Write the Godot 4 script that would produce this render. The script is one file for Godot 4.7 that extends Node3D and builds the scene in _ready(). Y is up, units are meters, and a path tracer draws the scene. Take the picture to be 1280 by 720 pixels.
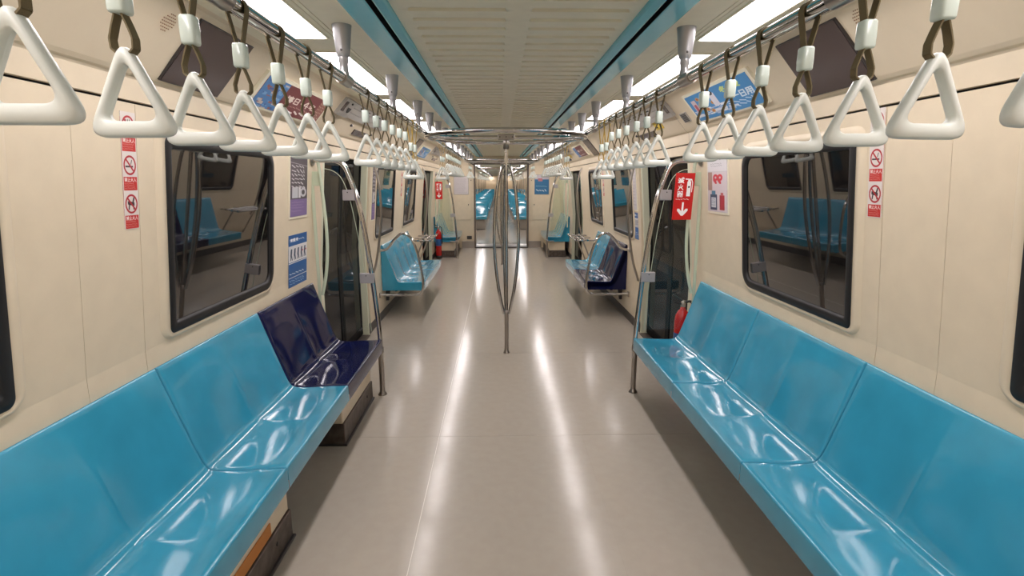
extends Node3D
# A metro carriage seen along its aisle. x is across the car (0 = centre line), y up, Z (capital, in the helpers) runs forward along the car: world z = -Z.

const PITCH := 5.6          # distance from one doorway to the next
const EYE := Vector3(-0.07, 1.6, 0.0)
const FRONT := 13.4         # inner face of the gangway end wall
const REAR := -3.6          # inner face of the end behind the camera

var M := {}
var used := {}
var shapes := {}

# ------------------------------------------------------------------ helpers
func P(x: float, y: float, Z: float) -> Vector3:
	return Vector3(x, y, -Z)

func numbered(called: String) -> String:
	if not used.has(called):
		used[called] = 0
		return called
	used[called] += 1
	return "%s_%03d" % [called, used[called]]

func tag(o: Node3D, label: String, category: String, group := "") -> Node3D:
	o.set_meta("label", label)
	o.set_meta("category", category)
	if group:
		o.set_meta("group", group)
	return o

func thing(called: String, label: String, category: String, at := Vector3.ZERO, group := "") -> Node3D:
	var o := Node3D.new()
	o.name = numbered(called)
	o.position = at
	add_child(o)
	return tag(o, label, category, group)

func struct_node(called: String) -> Node3D:
	var o := Node3D.new()
	o.name = called
	add_child(o)
	o.set_meta("kind", "structure")
	return o

func part(called: String, mesh: Mesh, mat: Material, parent: Node, at := Vector3.ZERO) -> MeshInstance3D:
	var o := MeshInstance3D.new()
	o.name = called
	o.mesh = mesh
	o.material_override = null
	if mat:
		o.set_surface_override_material(0, mat)
	o.position = at
	o.cast_shadow = GeometryInstance3D.SHADOW_CASTING_SETTING_ON
	parent.add_child(o, true)
	return o

func begin() -> SurfaceTool:
	var st := SurfaceTool.new()
	st.begin(Mesh.PRIMITIVE_TRIANGLES)
	st.set_smooth_group(-1)
	return st

func done(st: SurfaceTool) -> ArrayMesh:
	st.generate_normals()
	return st.commit()

func tri(st: SurfaceTool, a: Vector3, b: Vector3, c: Vector3) -> void:
	st.add_vertex(a)
	st.add_vertex(b)
	st.add_vertex(c)

func quad(st: SurfaceTool, a: Vector3, b: Vector3, c: Vector3, d: Vector3) -> void:
	tri(st, a, b, c)
	tri(st, a, c, d)

func quad_uv(st: SurfaceTool, a: Vector3, b: Vector3, c: Vector3, d: Vector3) -> void:   # a top start, b top end, c bottom end, d bottom start
	var uv := [Vector2(0, 0), Vector2(1, 0), Vector2(1, 1), Vector2(0, 1)]
	var v := [a, b, c, d]
	for k in [0, 1, 2, 0, 2, 3]:
		st.set_uv(uv[k])
		st.add_vertex(v[k])

# a box with chamfered edges
func add_box(st: SurfaceTool, c: Vector3, size: Vector3, bev := 0.0, basis := Basis()) -> void:
	var h := size / 2.0
	var b: float = min(bev, min(h.x, min(h.y, h.z)) * 0.9)
	if b <= 0.0:
		var p := []
		for i in 8:
			p.append(c + basis * Vector3(h.x * (1 if i & 1 else -1), h.y * (1 if i & 2 else -1), h.z * (1 if i & 4 else -1)))
		for f in [[4, 6, 7, 5], [1, 3, 2, 0], [5, 7, 3, 1], [0, 2, 6, 4], [6, 2, 3, 7], [0, 4, 5, 1]]:
			quad(st, p[f[0]], p[f[1]], p[f[2]], p[f[3]])
		return
	var q := func(sx: int, sy: int, sz: int, ax: int) -> Vector3:
		var v := Vector3(sx * (h.x - (0.0 if ax == 0 else b)), sy * (h.y - (0.0 if ax == 1 else b)), sz * (h.z - (0.0 if ax == 2 else b)))
		return c + basis * v
	for ax in 3:
		for s in [-1, 1]:
			var u := (ax + 1) % 3
			var w := (ax + 2) % 3
			var r := []
			for k in [[-1, -1], [1, -1], [1, 1], [-1, 1]]:
				var sg := [0, 0, 0]
				sg[ax] = s
				sg[u] = k[0]
				sg[w] = k[1]
				r.append(q.call(sg[0], sg[1], sg[2], ax))
			if s > 0:
				quad(st, r[3], r[2], r[1], r[0])
			else:
				quad(st, r[0], r[1], r[2], r[3])
	for ax in 3:   # edges along ax
		var u := (ax + 1) % 3
		var w := (ax + 2) % 3
		for k in [[-1, -1], [1, -1], [1, 1], [-1, 1]]:
			var a := [0, 0, 0]
			a[u] = k[0]
			a[w] = k[1]
			var r := []
			for e in [[-1, u], [1, u], [1, w], [-1, w]]:
				a[ax] = e[0]
				r.append(q.call(a[0], a[1], a[2], e[1]))
			if k[0] * k[1] > 0:
				quad(st, r[0], r[1], r[2], r[3])
			else:
				quad(st, r[3], r[2], r[1], r[0])
	for i in 8:
		var sx := 1 if i & 1 else -1
		var sy := 1 if i & 2 else -1
		var sz := 1 if i & 4 else -1
		if sx * sy * sz > 0:
			tri(st, q.call(sx, sy, sz, 2), q.call(sx, sy, sz, 1), q.call(sx, sy, sz, 0))
		else:
			tri(st, q.call(sx, sy, sz, 0), q.call(sx, sy, sz, 1), q.call(sx, sy, sz, 2))

func box_mesh(c: Vector3, size: Vector3, bev := 0.0) -> ArrayMesh:
	var st := begin()
	add_box(st, c, size, bev)
	return done(st)

# polyline with its corners rounded
func bend(pts: Array, r: float, n := 6, closed := false) -> Array:
	var out := []
	var cnt := pts.size()
	for i in cnt:
		if not closed and (i == 0 or i == cnt - 1):
			out.append(pts[i])
			continue
		var a: Vector3 = pts[(i - 1 + cnt) % cnt]
		var b: Vector3 = pts[i]
		var c: Vector3 = pts[(i + 1) % cnt]
		var t: float = min(r, min(a.distance_to(b), b.distance_to(c)) * 0.49)
		var p0 := b + (a - b).normalized() * t
		var p1 := b + (c - b).normalized() * t
		for k in n + 1:
			var f := float(k) / n
			out.append(p0.lerp(b, f).lerp(b.lerp(p1, f), f))
	return out

func smooth_path(pts: Array, n := 5) -> Array:
	var out := []
	for i in pts.size() - 1:
		var a: Vector3 = pts[max(i - 1, 0)]
		var b: Vector3 = pts[i]
		var c: Vector3 = pts[i + 1]
		var d: Vector3 = pts[min(i + 2, pts.size() - 1)]
		for k in n:
			out.append(b.cubic_interpolate(c, a, d, float(k) / n))
	out.append(pts[-1])
	return out

func add_tube(st: SurfaceTool, pts: Array, r: float, seg := 10, closed := false, flat := 1.0, flat_axis := Vector3.ZERO) -> void:
	st.set_smooth_group(0)
	var n := pts.size()
	var rings := []
	var up := Vector3.ZERO
	for i in n:
		var d: Vector3
		if closed:
			d = pts[(i + 1) % n] - pts[(i - 1 + n) % n]
		else:
			d = pts[min(i + 1, n - 1)] - pts[max(i - 1, 0)]
		d = d.normalized()
		if flat_axis != Vector3.ZERO:
			up = flat_axis
		elif up == Vector3.ZERO:
			up = Vector3.UP if abs(d.y) < 0.9 else Vector3.RIGHT
		up = (up - d * up.dot(d)).normalized()
		var side := d.cross(up)
		var ring := []
		for k in seg:
			var a := TAU * k / seg
			ring.append(pts[i] + (up * cos(a) * flat + side * sin(a)) * r)
		rings.append(ring)
	for i in (n if closed else n - 1):
		var a: Array = rings[i]
		var b: Array = rings[(i + 1) % n]
		for k in seg:
			var l := (k + 1) % seg
			quad(st, a[k], a[l], b[l], b[k])
	if not closed:
		st.set_smooth_group(-1)
		for k in range(1, seg - 1):
			tri(st, rings[0][0], rings[0][k + 1], rings[0][k])
			tri(st, rings[n - 1][0], rings[n - 1][k], rings[n - 1][k + 1])
	st.set_smooth_group(-1)

func tube_mesh(pts: Array, r: float, seg := 10, closed := false) -> ArrayMesh:
	var st := begin()
	add_tube(st, pts, r, seg, closed)
	return done(st)

# profile: Vector2(radius, height) turned round the y axis at c
func add_lathe(st: SurfaceTool, prof: Array, c: Vector3, seg := 16, sharp := false) -> void:
	st.set_smooth_group(-1 if sharp else 0)
	for i in prof.size() - 1:
		for k in seg:
			var a := TAU * k / seg
			var b := TAU * (k + 1) / seg
			var p: Vector2 = prof[i]
			var q: Vector2 = prof[i + 1]
			var p0 := c + Vector3(p.x * cos(a), p.y, p.x * sin(a))
			var p1 := c + Vector3(p.x * cos(b), p.y, p.x * sin(b))
			var q0 := c + Vector3(q.x * cos(a), q.y, q.x * sin(a))
			var q1 := c + Vector3(q.x * cos(b), q.y, q.x * sin(b))
			if p.x > 1e-6:
				tri(st, p0, q1, p1)
			if q.x > 1e-6:
				tri(st, p0, q0, q1)
	st.set_smooth_group(-1)

func lathe_mesh(prof: Array, seg := 16, sharp := false) -> ArrayMesh:
	var st := begin()
	add_lathe(st, prof, Vector3.ZERO, seg, sharp)
	return done(st)

# open or closed profile of Vector2(x, y), swept straight along the car
func add_sweep(st: SurfaceTool, prof: Array, Z0: float, Z1: float, closed := false, smooth := false) -> void:
	st.set_smooth_group(0 if smooth else -1)
	var n := prof.size()
	for i in (n if closed else n - 1):
		var a: Vector2 = prof[i]
		var b: Vector2 = prof[(i + 1) % n]
		quad(st, P(a.x, a.y, Z0), P(b.x, b.y, Z0), P(b.x, b.y, Z1), P(a.x, a.y, Z1))
	if closed:
		var idx := Geometry2D.triangulate_polygon(PackedVector2Array(prof))
		st.set_smooth_group(-1)
		for k in range(0, idx.size(), 3):
			for Z in [Z0, Z1]:
				tri(st, P(prof[idx[k]].x, prof[idx[k]].y, Z), P(prof[idx[k + 1]].x, prof[idx[k + 1]].y, Z), P(prof[idx[k + 2]].x, prof[idx[k + 2]].y, Z))
	st.set_smooth_group(-1)

func sweep_mesh(prof: Array, Z0: float, Z1: float, closed := false, smooth := false) -> ArrayMesh:
	var st := begin()
	add_sweep(st, prof, Z0, Z1, closed, smooth)
	return done(st)

func mirror(prof: Array, s: float) -> Array:
	var out := []
	for p in prof:
		out.append(Vector2(p.x * s, p.y))
	return out

# the inner face of a side wall: upright to the window sill, then leaning in
func wx(y: float) -> float:
	return 1.45 if y < 0.95 else 1.45 - (y - 0.95) * 0.087

func W(s: float, Z: float, y: float, off := 0.0) -> Vector3:    # a point on the side wall, off metres into the room
	return Vector3(s * (wx(y) - off), y, -Z)

# ------------------------------------------------------------------ materials
func mat(called: String, rgb: Color, rough := 0.5, metal := 0.0, spec := 0.5) -> StandardMaterial3D:
	var m := StandardMaterial3D.new()
	m.resource_name = called
	m.albedo_color = rgb
	m.roughness = rough
	m.metallic = metal
	m.metallic_specular = spec
	M[called] = m
	return m

func mottle(m: StandardMaterial3D, freq: float, lo: float, hi: float, scale: float, sd: int, warm := 0.0) -> void:
	var nz := FastNoiseLite.new()
	nz.seed = sd
	nz.frequency = freq
	nz.fractal_octaves = 4
	var t := NoiseTexture2D.new()
	t.width = 256
	t.height = 256
	t.seamless = true
	t.noise = nz
	var g := Gradient.new()
	g.set_color(0, Color(lo, lo * (1.0 - warm), lo * (1.0 - 2.0 * warm)))
	g.set_color(1, Color(hi, hi, hi))
	t.color_ramp = g
	m.albedo_texture = t
	m.uv1_triplanar = true
	m.uv1_world_triplanar = true
	m.uv1_scale = Vector3(scale, scale, scale)

func roughen(m: StandardMaterial3D, freq: float, lo: float, hi: float, sd: int) -> void:
	var nz := FastNoiseLite.new()
	nz.seed = sd
	nz.frequency = freq
	nz.fractal_octaves = 3
	var t := NoiseTexture2D.new()
	t.width = 256
	t.height = 256
	t.seamless = true
	t.noise = nz
	var g := Gradient.new()
	g.set_color(0, Color(lo, lo, lo))
	g.set_color(1, Color(hi, hi, hi))
	t.color_ramp = g
	m.roughness_texture = t
	m.roughness = 1.0

func srgb(r: int, g: int, b: int) -> Color:
	return Color(r / 255.0, g / 255.0, b / 255.0)

func make_materials() -> void:
	var m := mat("cream_wall", srgb(228, 213, 186), 0.42)
	mottle(m, 0.02, 0.97, 1.0, 1.3, 11)
	m = mat("cream_ceiling", srgb(241, 235, 212), 0.5)
	mottle(m, 0.02, 0.97, 1.0, 1.3, 12)
	m = mat("floor_vinyl", srgb(178, 170, 158), 0.2, 0.0, 0.36)
	mottle(m, 0.05, 0.975, 1.0, 0.9, 13, 0.004)
	roughen(m, 0.03, 0.145, 0.19, 14)
	mat("floor_seam", srgb(215, 210, 200), 0.4)
	mat("black_rubber", srgb(22, 21, 22), 0.5)
	mat("door_black", srgb(18, 18, 20), 0.55, 0.0, 0.15)
	mat("jamb_green", srgb(214, 216, 190), 0.4)
	mat("slot_black", srgb(12, 12, 14), 0.6)
	m = mat("window_glass", srgb(24, 22, 22), 0.02, 0.0, 0.7)
	m.clearcoat_enabled = true
	m.clearcoat = 1.0
	m.clearcoat_roughness = 0.02
	m = mat("door_glass", srgb(9, 9, 13), 0.03, 0.0, 0.14)
	m = mat("brown_glass", srgb(74, 62, 60), 0.1, 0.0, 0.45)
	m = mat("clear_glass", Color(0.80, 0.88, 0.80, 0.012), 0.02)
	m.transparency = BaseMaterial3D.TRANSPARENCY_ALPHA
	m = mat("green_glass", Color(0.66, 0.82, 0.60, 0.24), 0.03)
	m.transparency = BaseMaterial3D.TRANSPARENCY_ALPHA
	mat("glass_edge", srgb(200, 212, 188), 0.25)
	mat("chrome", srgb(200, 199, 198), 0.07, 1.0)
	mat("steel", srgb(170, 164, 158), 0.3, 1.0)
	mat("brushed_grey", srgb(176, 174, 172), 0.38, 0.85)
	m = mat("kick_steel", srgb(120, 110, 104), 0.42, 0.7)
	mottle(m, 0.03, 0.75, 1.0, 2.0, 15, 0.03)
	mat("dark_skirting", srgb(74, 70, 68), 0.45)
	m = mat("teal_trim", srgb(108, 194, 214), 0.2, 0.0, 0.26)
	m = mat("sky_blue_seat", srgb(58, 160, 194), 0.13)
	mottle(m, 0.012, 0.9, 1.0, 1.1, 16)
	m.clearcoat_enabled = true
	m.clearcoat = 0.5
	m.clearcoat_roughness = 0.06
	m = mat("navy_seat", srgb(14, 21, 64), 0.08, 0.0, 0.42)
	mat("ring_white", srgb(224, 228, 220), 0.28)
	mat("sleeve_white", srgb(214, 226, 216), 0.2)
	m = mat("olive_webbing", srgb(122, 108, 76), 0.8)
	mottle(m, 0.2, 0.8, 1.0, 9.0, 17)
	m = mat("yellow_webbing", srgb(212, 178, 84), 0.8)
	mottle(m, 0.2, 0.85, 1.0, 9.0, 18)
	mat("bracket_grey", srgb(168, 168, 170), 0.3, 0.55)
	mat("clamp_grey", srgb(176, 172, 174), 0.35, 0.4)
	mat("plastic_grey", srgb(168, 164, 158), 0.45)
	mat("dark_grey", srgb(58, 54, 54), 0.4)
	mat("extinguisher_red", srgb(186, 26, 24), 0.2)
	mat("sign_red", srgb(206, 28, 24), 0.3)
	mat("white_print", srgb(240, 238, 234), 0.5)
	mat("paper_white", srgb(226, 222, 218), 0.6)
	mat("label_blue", srgb(40, 90, 150), 0.4)
	mat("orange_board", srgb(196, 122, 44), 0.5)
	mat("yellow_sticker", srgb(226, 196, 70), 0.5)
	m = mat("lamp_diffuser", srgb(250, 248, 250), 0.5)
	m.emission_enabled = true
	m.emission = Color(1.0, 0.965, 0.985)
	m.emission_energy_multiplier = 6.0
	mat("hole_brown", srgb(150, 112, 84), 0.7)
	mat("gangway_grey", srgb(110, 100, 92), 0.5)

func print_mat(im: Image, called: String) -> StandardMaterial3D:
	var m := mat(called, Color.WHITE, 0.4)
	m.albedo_texture = ImageTexture.create_from_image(im)
	return m

# ------------------------------------------------------------------ flat print
func blank(w: int, h: int, c: Color) -> Image:
	var im := Image.create(w, h, false, Image.FORMAT_RGB8)
	im.fill(c)
	return im

func ink(im: Image, a: Vector2, b: Vector2, w: float, c: Color) -> void:
	var n: int = int(a.distance_to(b)) + 1
	for k in n + 1:
		var p := a.lerp(b, float(k) / n)
		im.fill_rect(Rect2i(int(p.x - w / 2), int(p.y - w / 2), int(max(w, 1)), int(max(w, 1))), c)

func ink_disc(im: Image, o: Vector2, r0: float, r1: float, c: Color) -> void:
	for y in range(int(o.y - r1), int(o.y + r1) + 1):
		for x in range(int(o.x - r1), int(o.x + r1) + 1):
			var d := Vector2(x, y).distance_to(o)
			if d <= r1 and d >= r0 and x >= 0 and y >= 0 and x < im.get_width() and y < im.get_height():
				im.set_pixel(x, y, c)

const GLYPH := {
	"mie": [[1, 2, 2, 3], [.4, 4.6, 1.5, 5.5], [.5, 9.2, 2, 6.6], [3, 3, 9.6, 3], [3, 3, 2.8, 7, 2.3, 9.3], [6.5, .8, 7.2, 6, 9.6, 9.6], [9.2, 4.8, 6.4, 9.3], [8.3, .8, 9.3, 2], [4, 4.6, 6.2, 4.6], [5, 5.3, 4.9, 7.2, 3.7, 9.2], [5, 7, 6.3, 8.8], [3.9, 6, 4.2, 7], [6.1, 5.9, 5.7, 6.9]],
	"huo": [[5, .8, 4.8, 5, 1, 9.5], [5, 4.6, 9.4, 9.5], [2, 3.2, 3, 5.6], [8.2, 2.8, 6.7, 5.2]],
	"qi": [[1, 1, 4, 1, 4, 3.4, 1, 3.4, 1, 1], [6, 1, 9, 1, 9, 3.4, 6, 3.4, 6, 1], [1, 7, 4, 7, 4, 9.4, 1, 9.4, 1, 7], [6, 7, 9, 7, 9, 9.4, 6, 9.4, 6, 7], [.5, 5, 9.5, 5], [5, 3.6, 4.6, 5.2, 1, 6.6], [5, 5, 9, 6.6]],
	"bo": [[.4, 4, 3.4, 4], [1.9, 1, 1.9, 9.5], [4, 2, 9.8, 2], [6.8, .6, 6.8, 6], [4.8, 3, 9, 3, 9, 6, 4.8, 6, 4.8, 3], [4.8, 4.5, 9, 4.5], [4, 7.2, 9.8, 7.2], [8, 6.5, 8, 9.5, 7, 9.2], [5.2, 7.9, 6, 8.8]],
	"ai": [[8.6, .8, 1.4, 1.5], [2.4, 2, 3, 3], [5, 1.8, 5.2, 2.8], [7.8, 1.6, 7, 3], [.8, 4.4, .8, 3.3, 9.2, 3.3, 9.2, 4.4], [2.4, 4.4, 2, 5.6], [3.6, 4.4, 4, 5.6, 6.8, 5.6], [5, 4, 5.6, 4.8], [7.6, 4.6, 8.4, 5.6], [3.6, 6, 1, 8], [3, 6.8, 7.6, 6.8, 5, 8.8, 1, 9.6], [3, 7.2, 6, 8.8, 9.4, 9.6]],
	"zuo": [[5, .4, 5, 1.6], [1, 1.9, 9.6, 1.9], [1.1, 1.9, .4, 9.5], [5.5, 3, 5.5, 9], [2.3, 9.2, 9.6, 9.2], [3, 6.6, 8.6, 6.6], [3.5, 3, 2, 6], [3.5, 4, 4.6, 5.6], [7.5, 3, 6.4, 6], [7.5, 4, 9, 5.6]],
	"jin": [[.6, 2, 4.6, 2], [2.6, .6, 2.6, 4.6], [2.5, 2.2, .8, 4.2], [2.7, 2.2, 4.4, 4], [5.4, 2, 9.4, 2], [7.4, .6, 7.4, 4.6], [7.3, 2.2, 5.8, 4.2], [7.5, 2.2, 9.4, 4.2], [2, 5.4, 8, 5.4], [.8, 6.8, 9.2, 6.8], [5, 6.8, 5, 9.6], [2.8, 7.6, 1.4, 9.2], [7.2, 7.6, 8.6, 9.2]],
	"zhi": [[5, .8, 5, 9], [5, 4.4, 8.6, 4.4], [2.2, 3.6, 2.2, 9], [.6, 9.2, 9.4, 9.2]],
	"ri": [[2, 1, 8, 1, 8, 9.4, 2, 9.4, 2, 1], [2, 5.2, 8, 5.2]],
	"yi": [[.6, 5, 9.4, 5]],
	"yong": [[1.6, 1, 1.4, 6, .4, 9.6], [1.6, 1, 8.6, 1, 8.6, 9.4, 7.6, 9.2], [1.6, 3.7, 8.6, 3.7], [1.5, 6.4, 8.6, 6.4], [5.1, 1, 5.1, 9.4]],
	"ming": [[5, .6, 1, 5], [3.6, 2, 8.6, 2, 5.6, 5.4, .8, 7.6], [3.4, 3.6, 5, 4.8], [4.2, 6, 9, 6, 9, 9.6, 4.2, 9.6, 4.2, 6]],
	"ren": [[5, .8, 4.8, 4, 1, 9.4], [5, 3.8, 9.4, 9.4]],
}

func glyph(im: Image, g: String, o: Vector2, size: float, w: float, c: Color) -> void:
	for s in GLYPH[g]:
		for k in range(0, s.size() - 2, 2):
			ink(im, o + Vector2(s[k], s[k + 1]) * size / 10.0, o + Vector2(s[k + 2], s[k + 3]) * size / 10.0, w, c)

func rows_of_print(im: Image, rect: Rect2, rows: int, w: float, c: Color, sd: int) -> void:   # small print too fine to read in the photograph
	var r := RandomNumberGenerator.new()
	r.seed = sd
	for k in rows:
		var y := rect.position.y + rect.size.y * (k + 0.5) / rows
		var x := rect.position.x
		var last := rect.end.x - r.randf() * rect.size.x * 0.25
		while x < last:
			var l := r.randf_range(1.2, 3.0) * w
			ink(im, Vector2(x, y - w * r.randf_range(0.2, 1.0)), Vector2(min(x + l, last), y + w * r.randf_range(-0.2, 0.8)), max(w * 0.5, 1.0), c)
			x += l + w * 0.8

func forbid_circle(im: Image, o: Vector2, r: float, what: int) -> void:
	var red := srgb(176, 30, 40)
	var dark := srgb(60, 45, 50)
	match what:
		0:
			for k in 3:
				ink(im, o + Vector2(-0.35 + k * 0.3, -0.55) * r, o + Vector2(-0.2 + k * 0.3, 0.5) * r, r * 0.12, dark)
		1:
			ink(im, o + Vector2(-0.6, 0.15) * r, o + Vector2(0.45, 0.15) * r, r * 0.18, dark)
			ink(im, o + Vector2(0.2, -0.1) * r, o + Vector2(0.35, -0.5) * r, r * 0.1, dark)
		2:
			ink(im, o + Vector2(-0.4, -0.1) * r, o + Vector2(0.35, 0.05) * r, r * 0.34, dark)
			ink(im, o + Vector2(-0.3, 0.1) * r, o + Vector2(-0.4, 0.55) * r, r * 0.18, dark)
			ink(im, o + Vector2(0.3, 0.1) * r, o + Vector2(0.4, 0.55) * r, r * 0.18, dark)
			ink(im, o + Vector2(0.3, -0.2) * r, o + Vector2(0.45, -0.55) * r, r * 0.2, dark)
	ink_disc(im, o, r * 0.8, r, red)
	ink(im, o + Vector2(-0.6, -0.6) * r, o + Vector2(0.6, 0.6) * r, r * 0.16, red)

func make_prints() -> void:
	# the strip of prohibitions on the wall pillar
	var im := blank(128, 640, srgb(226, 218, 212))
	for k in 3:
		var y0 := k * 213
		forbid_circle(im, Vector2(64, y0 + 72), 54, k)
		im.fill_rect(Rect2i(6, y0 + 136, 116, 74), srgb(196, 44, 40))
		for g in 4:
			glyph(im, ["jin", "zhi", "huo", "ren"][g], Vector2(14 + g * 26, y0 + 140), 24, 3, srgb(240, 225, 220))
		rows_of_print(im, Rect2(14, y0 + 168, 100, 38), 3, 5, srgb(226, 170, 160), 31 + k)
	print_mat(im, "print_prohibitions")
	# the red extinguisher sign
	im = blank(180, 420, srgb(204, 24, 20))
	glyph(im, "mie", Vector2(26, 36), 56, 6, Color.WHITE)
	glyph(im, "huo", Vector2(26, 98), 56, 6, Color.WHITE)
	glyph(im, "qi", Vector2(26, 160), 56, 6, Color.WHITE)
	im.fill_rect(Rect2i(112, 76, 36, 132), Color.WHITE)
	im.fill_rect(Rect2i(118, 62, 24, 16), Color.WHITE)
	ink(im, Vector2(96, 54), Vector2(150, 58), 9, Color.WHITE)
	ink(im, Vector2(150, 58), Vector2(162, 84), 6, Color.WHITE)
	ink(im, Vector2(162, 84), Vector2(160, 168), 7, Color.WHITE)
	ink_disc(im, Vector2(130, 124), 0, 9, srgb(60, 20, 20))
	rows_of_print(im, Rect2(20, 228, 148, 20), 1, 9, srgb(245, 225, 220), 41)
	ink(im, Vector2(90, 270), Vector2(90, 372), 18, Color.WHITE)
	ink(im, Vector2(50, 330), Vector2(90, 374), 20, Color.WHITE)
	ink(im, Vector2(130, 330), Vector2(90, 374), 20, Color.WHITE)
	print_mat(im, "print_extinguisher")
	# the priority seat sign
	im = blank(180, 370, srgb(24, 92, 160))
	for g in 3:
		glyph(im, ["bo", "ai", "zuo"][g], Vector2(12 + g * 27, 24), 25, 3, Color.WHITE)
	rows_of_print(im, Rect2(96, 30, 74, 18), 1, 8, srgb(220, 230, 240), 51)
	im.fill_rect(Rect2i(0, 76, 180, 116), srgb(228, 226, 228))
	for k in 5:
		var o := Vector2(26 + k * 33, 104)
		ink_disc(im, o, 0, 7, srgb(40, 60, 90))
		ink(im, o + Vector2(0, 10), o + Vector2(-3, 42), 13, srgb(40, 60, 90))
		ink(im, o + Vector2(-3, 42), o + Vector2(-7, 72), 6, srgb(40, 60, 90))
		ink(im, o + Vector2(1, 42), o + Vector2(8, 72), 6, srgb(40, 60, 90))
		if k > 2:
			ink_disc(im, o + Vector2(9, 22), 0, 6, srgb(200, 90, 100))
	im.fill_rect(Rect2i(0, 196, 180, 6), srgb(228, 226, 228))
	rows_of_print(im, Rect2(10, 268, 160, 22), 1, 10, srgb(214, 224, 238), 52)
	im.fill_rect(Rect2i(0, 300, 180, 5), srgb(228, 226, 228))
	rows_of_print(im, Rect2(10, 318, 160, 40), 2, 8, srgb(150, 185, 220), 53)
	print_mat(im, "print_priority")
	# dark notice with a purple foot
	im = blank(180, 420, srgb(86, 78, 84))
	ink(im, Vector2(4, 44), Vector2(176, 62), 3, srgb(190, 184, 190))
	rows_of_print(im, Rect2(14, 60, 150, 170), 6, 13, srgb(206, 202, 206), 61)
	im.fill_rect(Rect2i(16, 214, 62, 76), srgb(196, 196, 200))
	im.fill_rect(Rect2i(84, 214, 22, 76), srgb(214, 212, 214))
	ink_disc(im, Vector2(134, 250), 18, 34, srgb(196, 194, 200))
	im.fill_rect(Rect2i(0, 298, 180, 122), srgb(128, 106, 156))
	rows_of_print(im, Rect2(16, 312, 130, 80), 4, 7, srgb(160, 142, 184), 62)
	print_mat(im, "print_notice")
	# product poster: white head, red hearts, a blue and a red bottle
	im = blank(180, 420, srgb(206, 202, 206))
	im.fill_rect(Rect2i(0, 0, 180, 132), srgb(222, 219, 222))
	rows_of_print(im, Rect2(46, 34, 84, 24), 1, 13, srgb(120, 120, 124), 71)
	rows_of_print(im, Rect2(30, 74, 120, 30), 2, 6, srgb(170, 168, 172), 72)
	im.fill_rect(Rect2i(4, 138, 172, 278), srgb(214, 204, 208))
	im.fill_rect(Rect2i(4, 138, 40, 130), srgb(170, 140, 128))
	for k in 2:
		ink_disc(im, Vector2(76 + k * 40, 176), 8, 24, srgb(206, 52, 64))
		ink(im, Vector2(60 + k * 40, 190), Vector2(80 + k * 40, 214), 14, srgb(206, 52, 64))
	im.fill_rect(Rect2i(24, 296, 64, 112), srgb(44, 74, 104))
	im.fill_rect(Rect2i(38, 270, 36, 28), srgb(70, 130, 160))
	im.fill_rect(Rect2i(34, 318, 44, 72), srgb(206, 214, 220))
	rows_of_print(im, Rect2(38, 324, 36, 56), 4, 5, srgb(60, 80, 110), 73)
	im.fill_rect(Rect2i(112, 300, 44, 104), srgb(176, 56, 66))
	im.fill_rect(Rect2i(122, 282, 24, 22), srgb(196, 110, 110))
	im.fill_rect(Rect2i(96, 290, 4, 116), srgb(230, 226, 228))
	print_mat(im, "print_product")
	# overhead advertisement: blue picture and maroon field
	im = blank(512, 220, srgb(118, 52, 56))
	var r := RandomNumberGenerator.new()
	r.seed = 81
	im.fill_rect(Rect2i(0, 0, 150, 220), srgb(76, 130, 186))
	for k in 46:
		var y := r.randf() * 220.0
		im.fill_rect(Rect2i(int(r.randf() * 120), int(y), r.randi_range(8, 34), r.randi_range(6, 22)), [srgb(120, 168, 210), srgb(58, 96, 160), srgb(206, 190, 180), srgb(160, 96, 84)][k % 4])
	for g in 3:
		glyph(im, ["bo", "ri", "ming"][g], Vector2([176, 232, 372][g], 70), 52, 8, srgb(240, 226, 214))
	ink_disc(im, Vector2(300, 98), 0, 7, srgb(240, 226, 214))
	ink(im, Vector2(346, 72), Vector2(322, 104), 8, srgb(240, 226, 214))
	ink(im, Vector2(322, 104), Vector2(362, 104), 8, srgb(240, 226, 214))
	ink(im, Vector2(349, 76), Vector2(349, 122), 8, srgb(240, 226, 214))
	rows_of_print(im, Rect2(170, 134, 260, 26), 1, 8, srgb(200, 160, 150), 82)
	rows_of_print(im, Rect2(150, 168, 300, 44), 1, 20, srgb(236, 226, 220), 83)
	im.fill_rect(Rect2i(442, 20, 70, 200), srgb(150, 96, 86))
	rows_of_print(im, Rect2(446, 30, 60, 180), 7, 10, srgb(200, 170, 150), 84)
	print_mat(im, "print_maroon")
	# overhead advertisement: sky blue with a white shore
	im = blank(512, 220, srgb(62, 138, 196))
	for k in 60:
		var x := r.randf() * 330.0
		im.fill_rect(Rect2i(int(x), int(130 + r.randf() * 60), r.randi_range(14, 60), r.randi_range(5, 14)), [srgb(206, 214, 226), srgb(180, 190, 214), srgb(226, 226, 230)][k % 3])
	for k in 7:
		ink_disc(im, Vector2(96 + (k % 4) * 34, 46 + k * 20), 0, 15, srgb(214, 160, 76))
		ink_disc(im, Vector2(96 + (k % 4) * 34, 46 + k * 20), 0, 8, srgb(180, 90, 60))
	im.fill_rect(Rect2i(30, 44, 40, 96), srgb(206, 186, 190))
	im.fill_rect(Rect2i(38, 80, 22, 60), srgb(176, 70, 84))
	im.fill_rect(Rect2i(200, 40, 46, 100), srgb(216, 214, 226))
	ink_disc(im, Vector2(222, 38), 0, 17, srgb(60, 56, 70))
	for g in 3:
		glyph(im, ["ming", "ren", "ai"][g], Vector2(300 + g * 50, 22), 44, 7, srgb(196, 210, 120))
	for g in 3:
		glyph(im, ["yi", "ri", "yong"][g], Vector2(352 + g * 50, 92), 48, 8, srgb(216, 230, 240))
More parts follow.
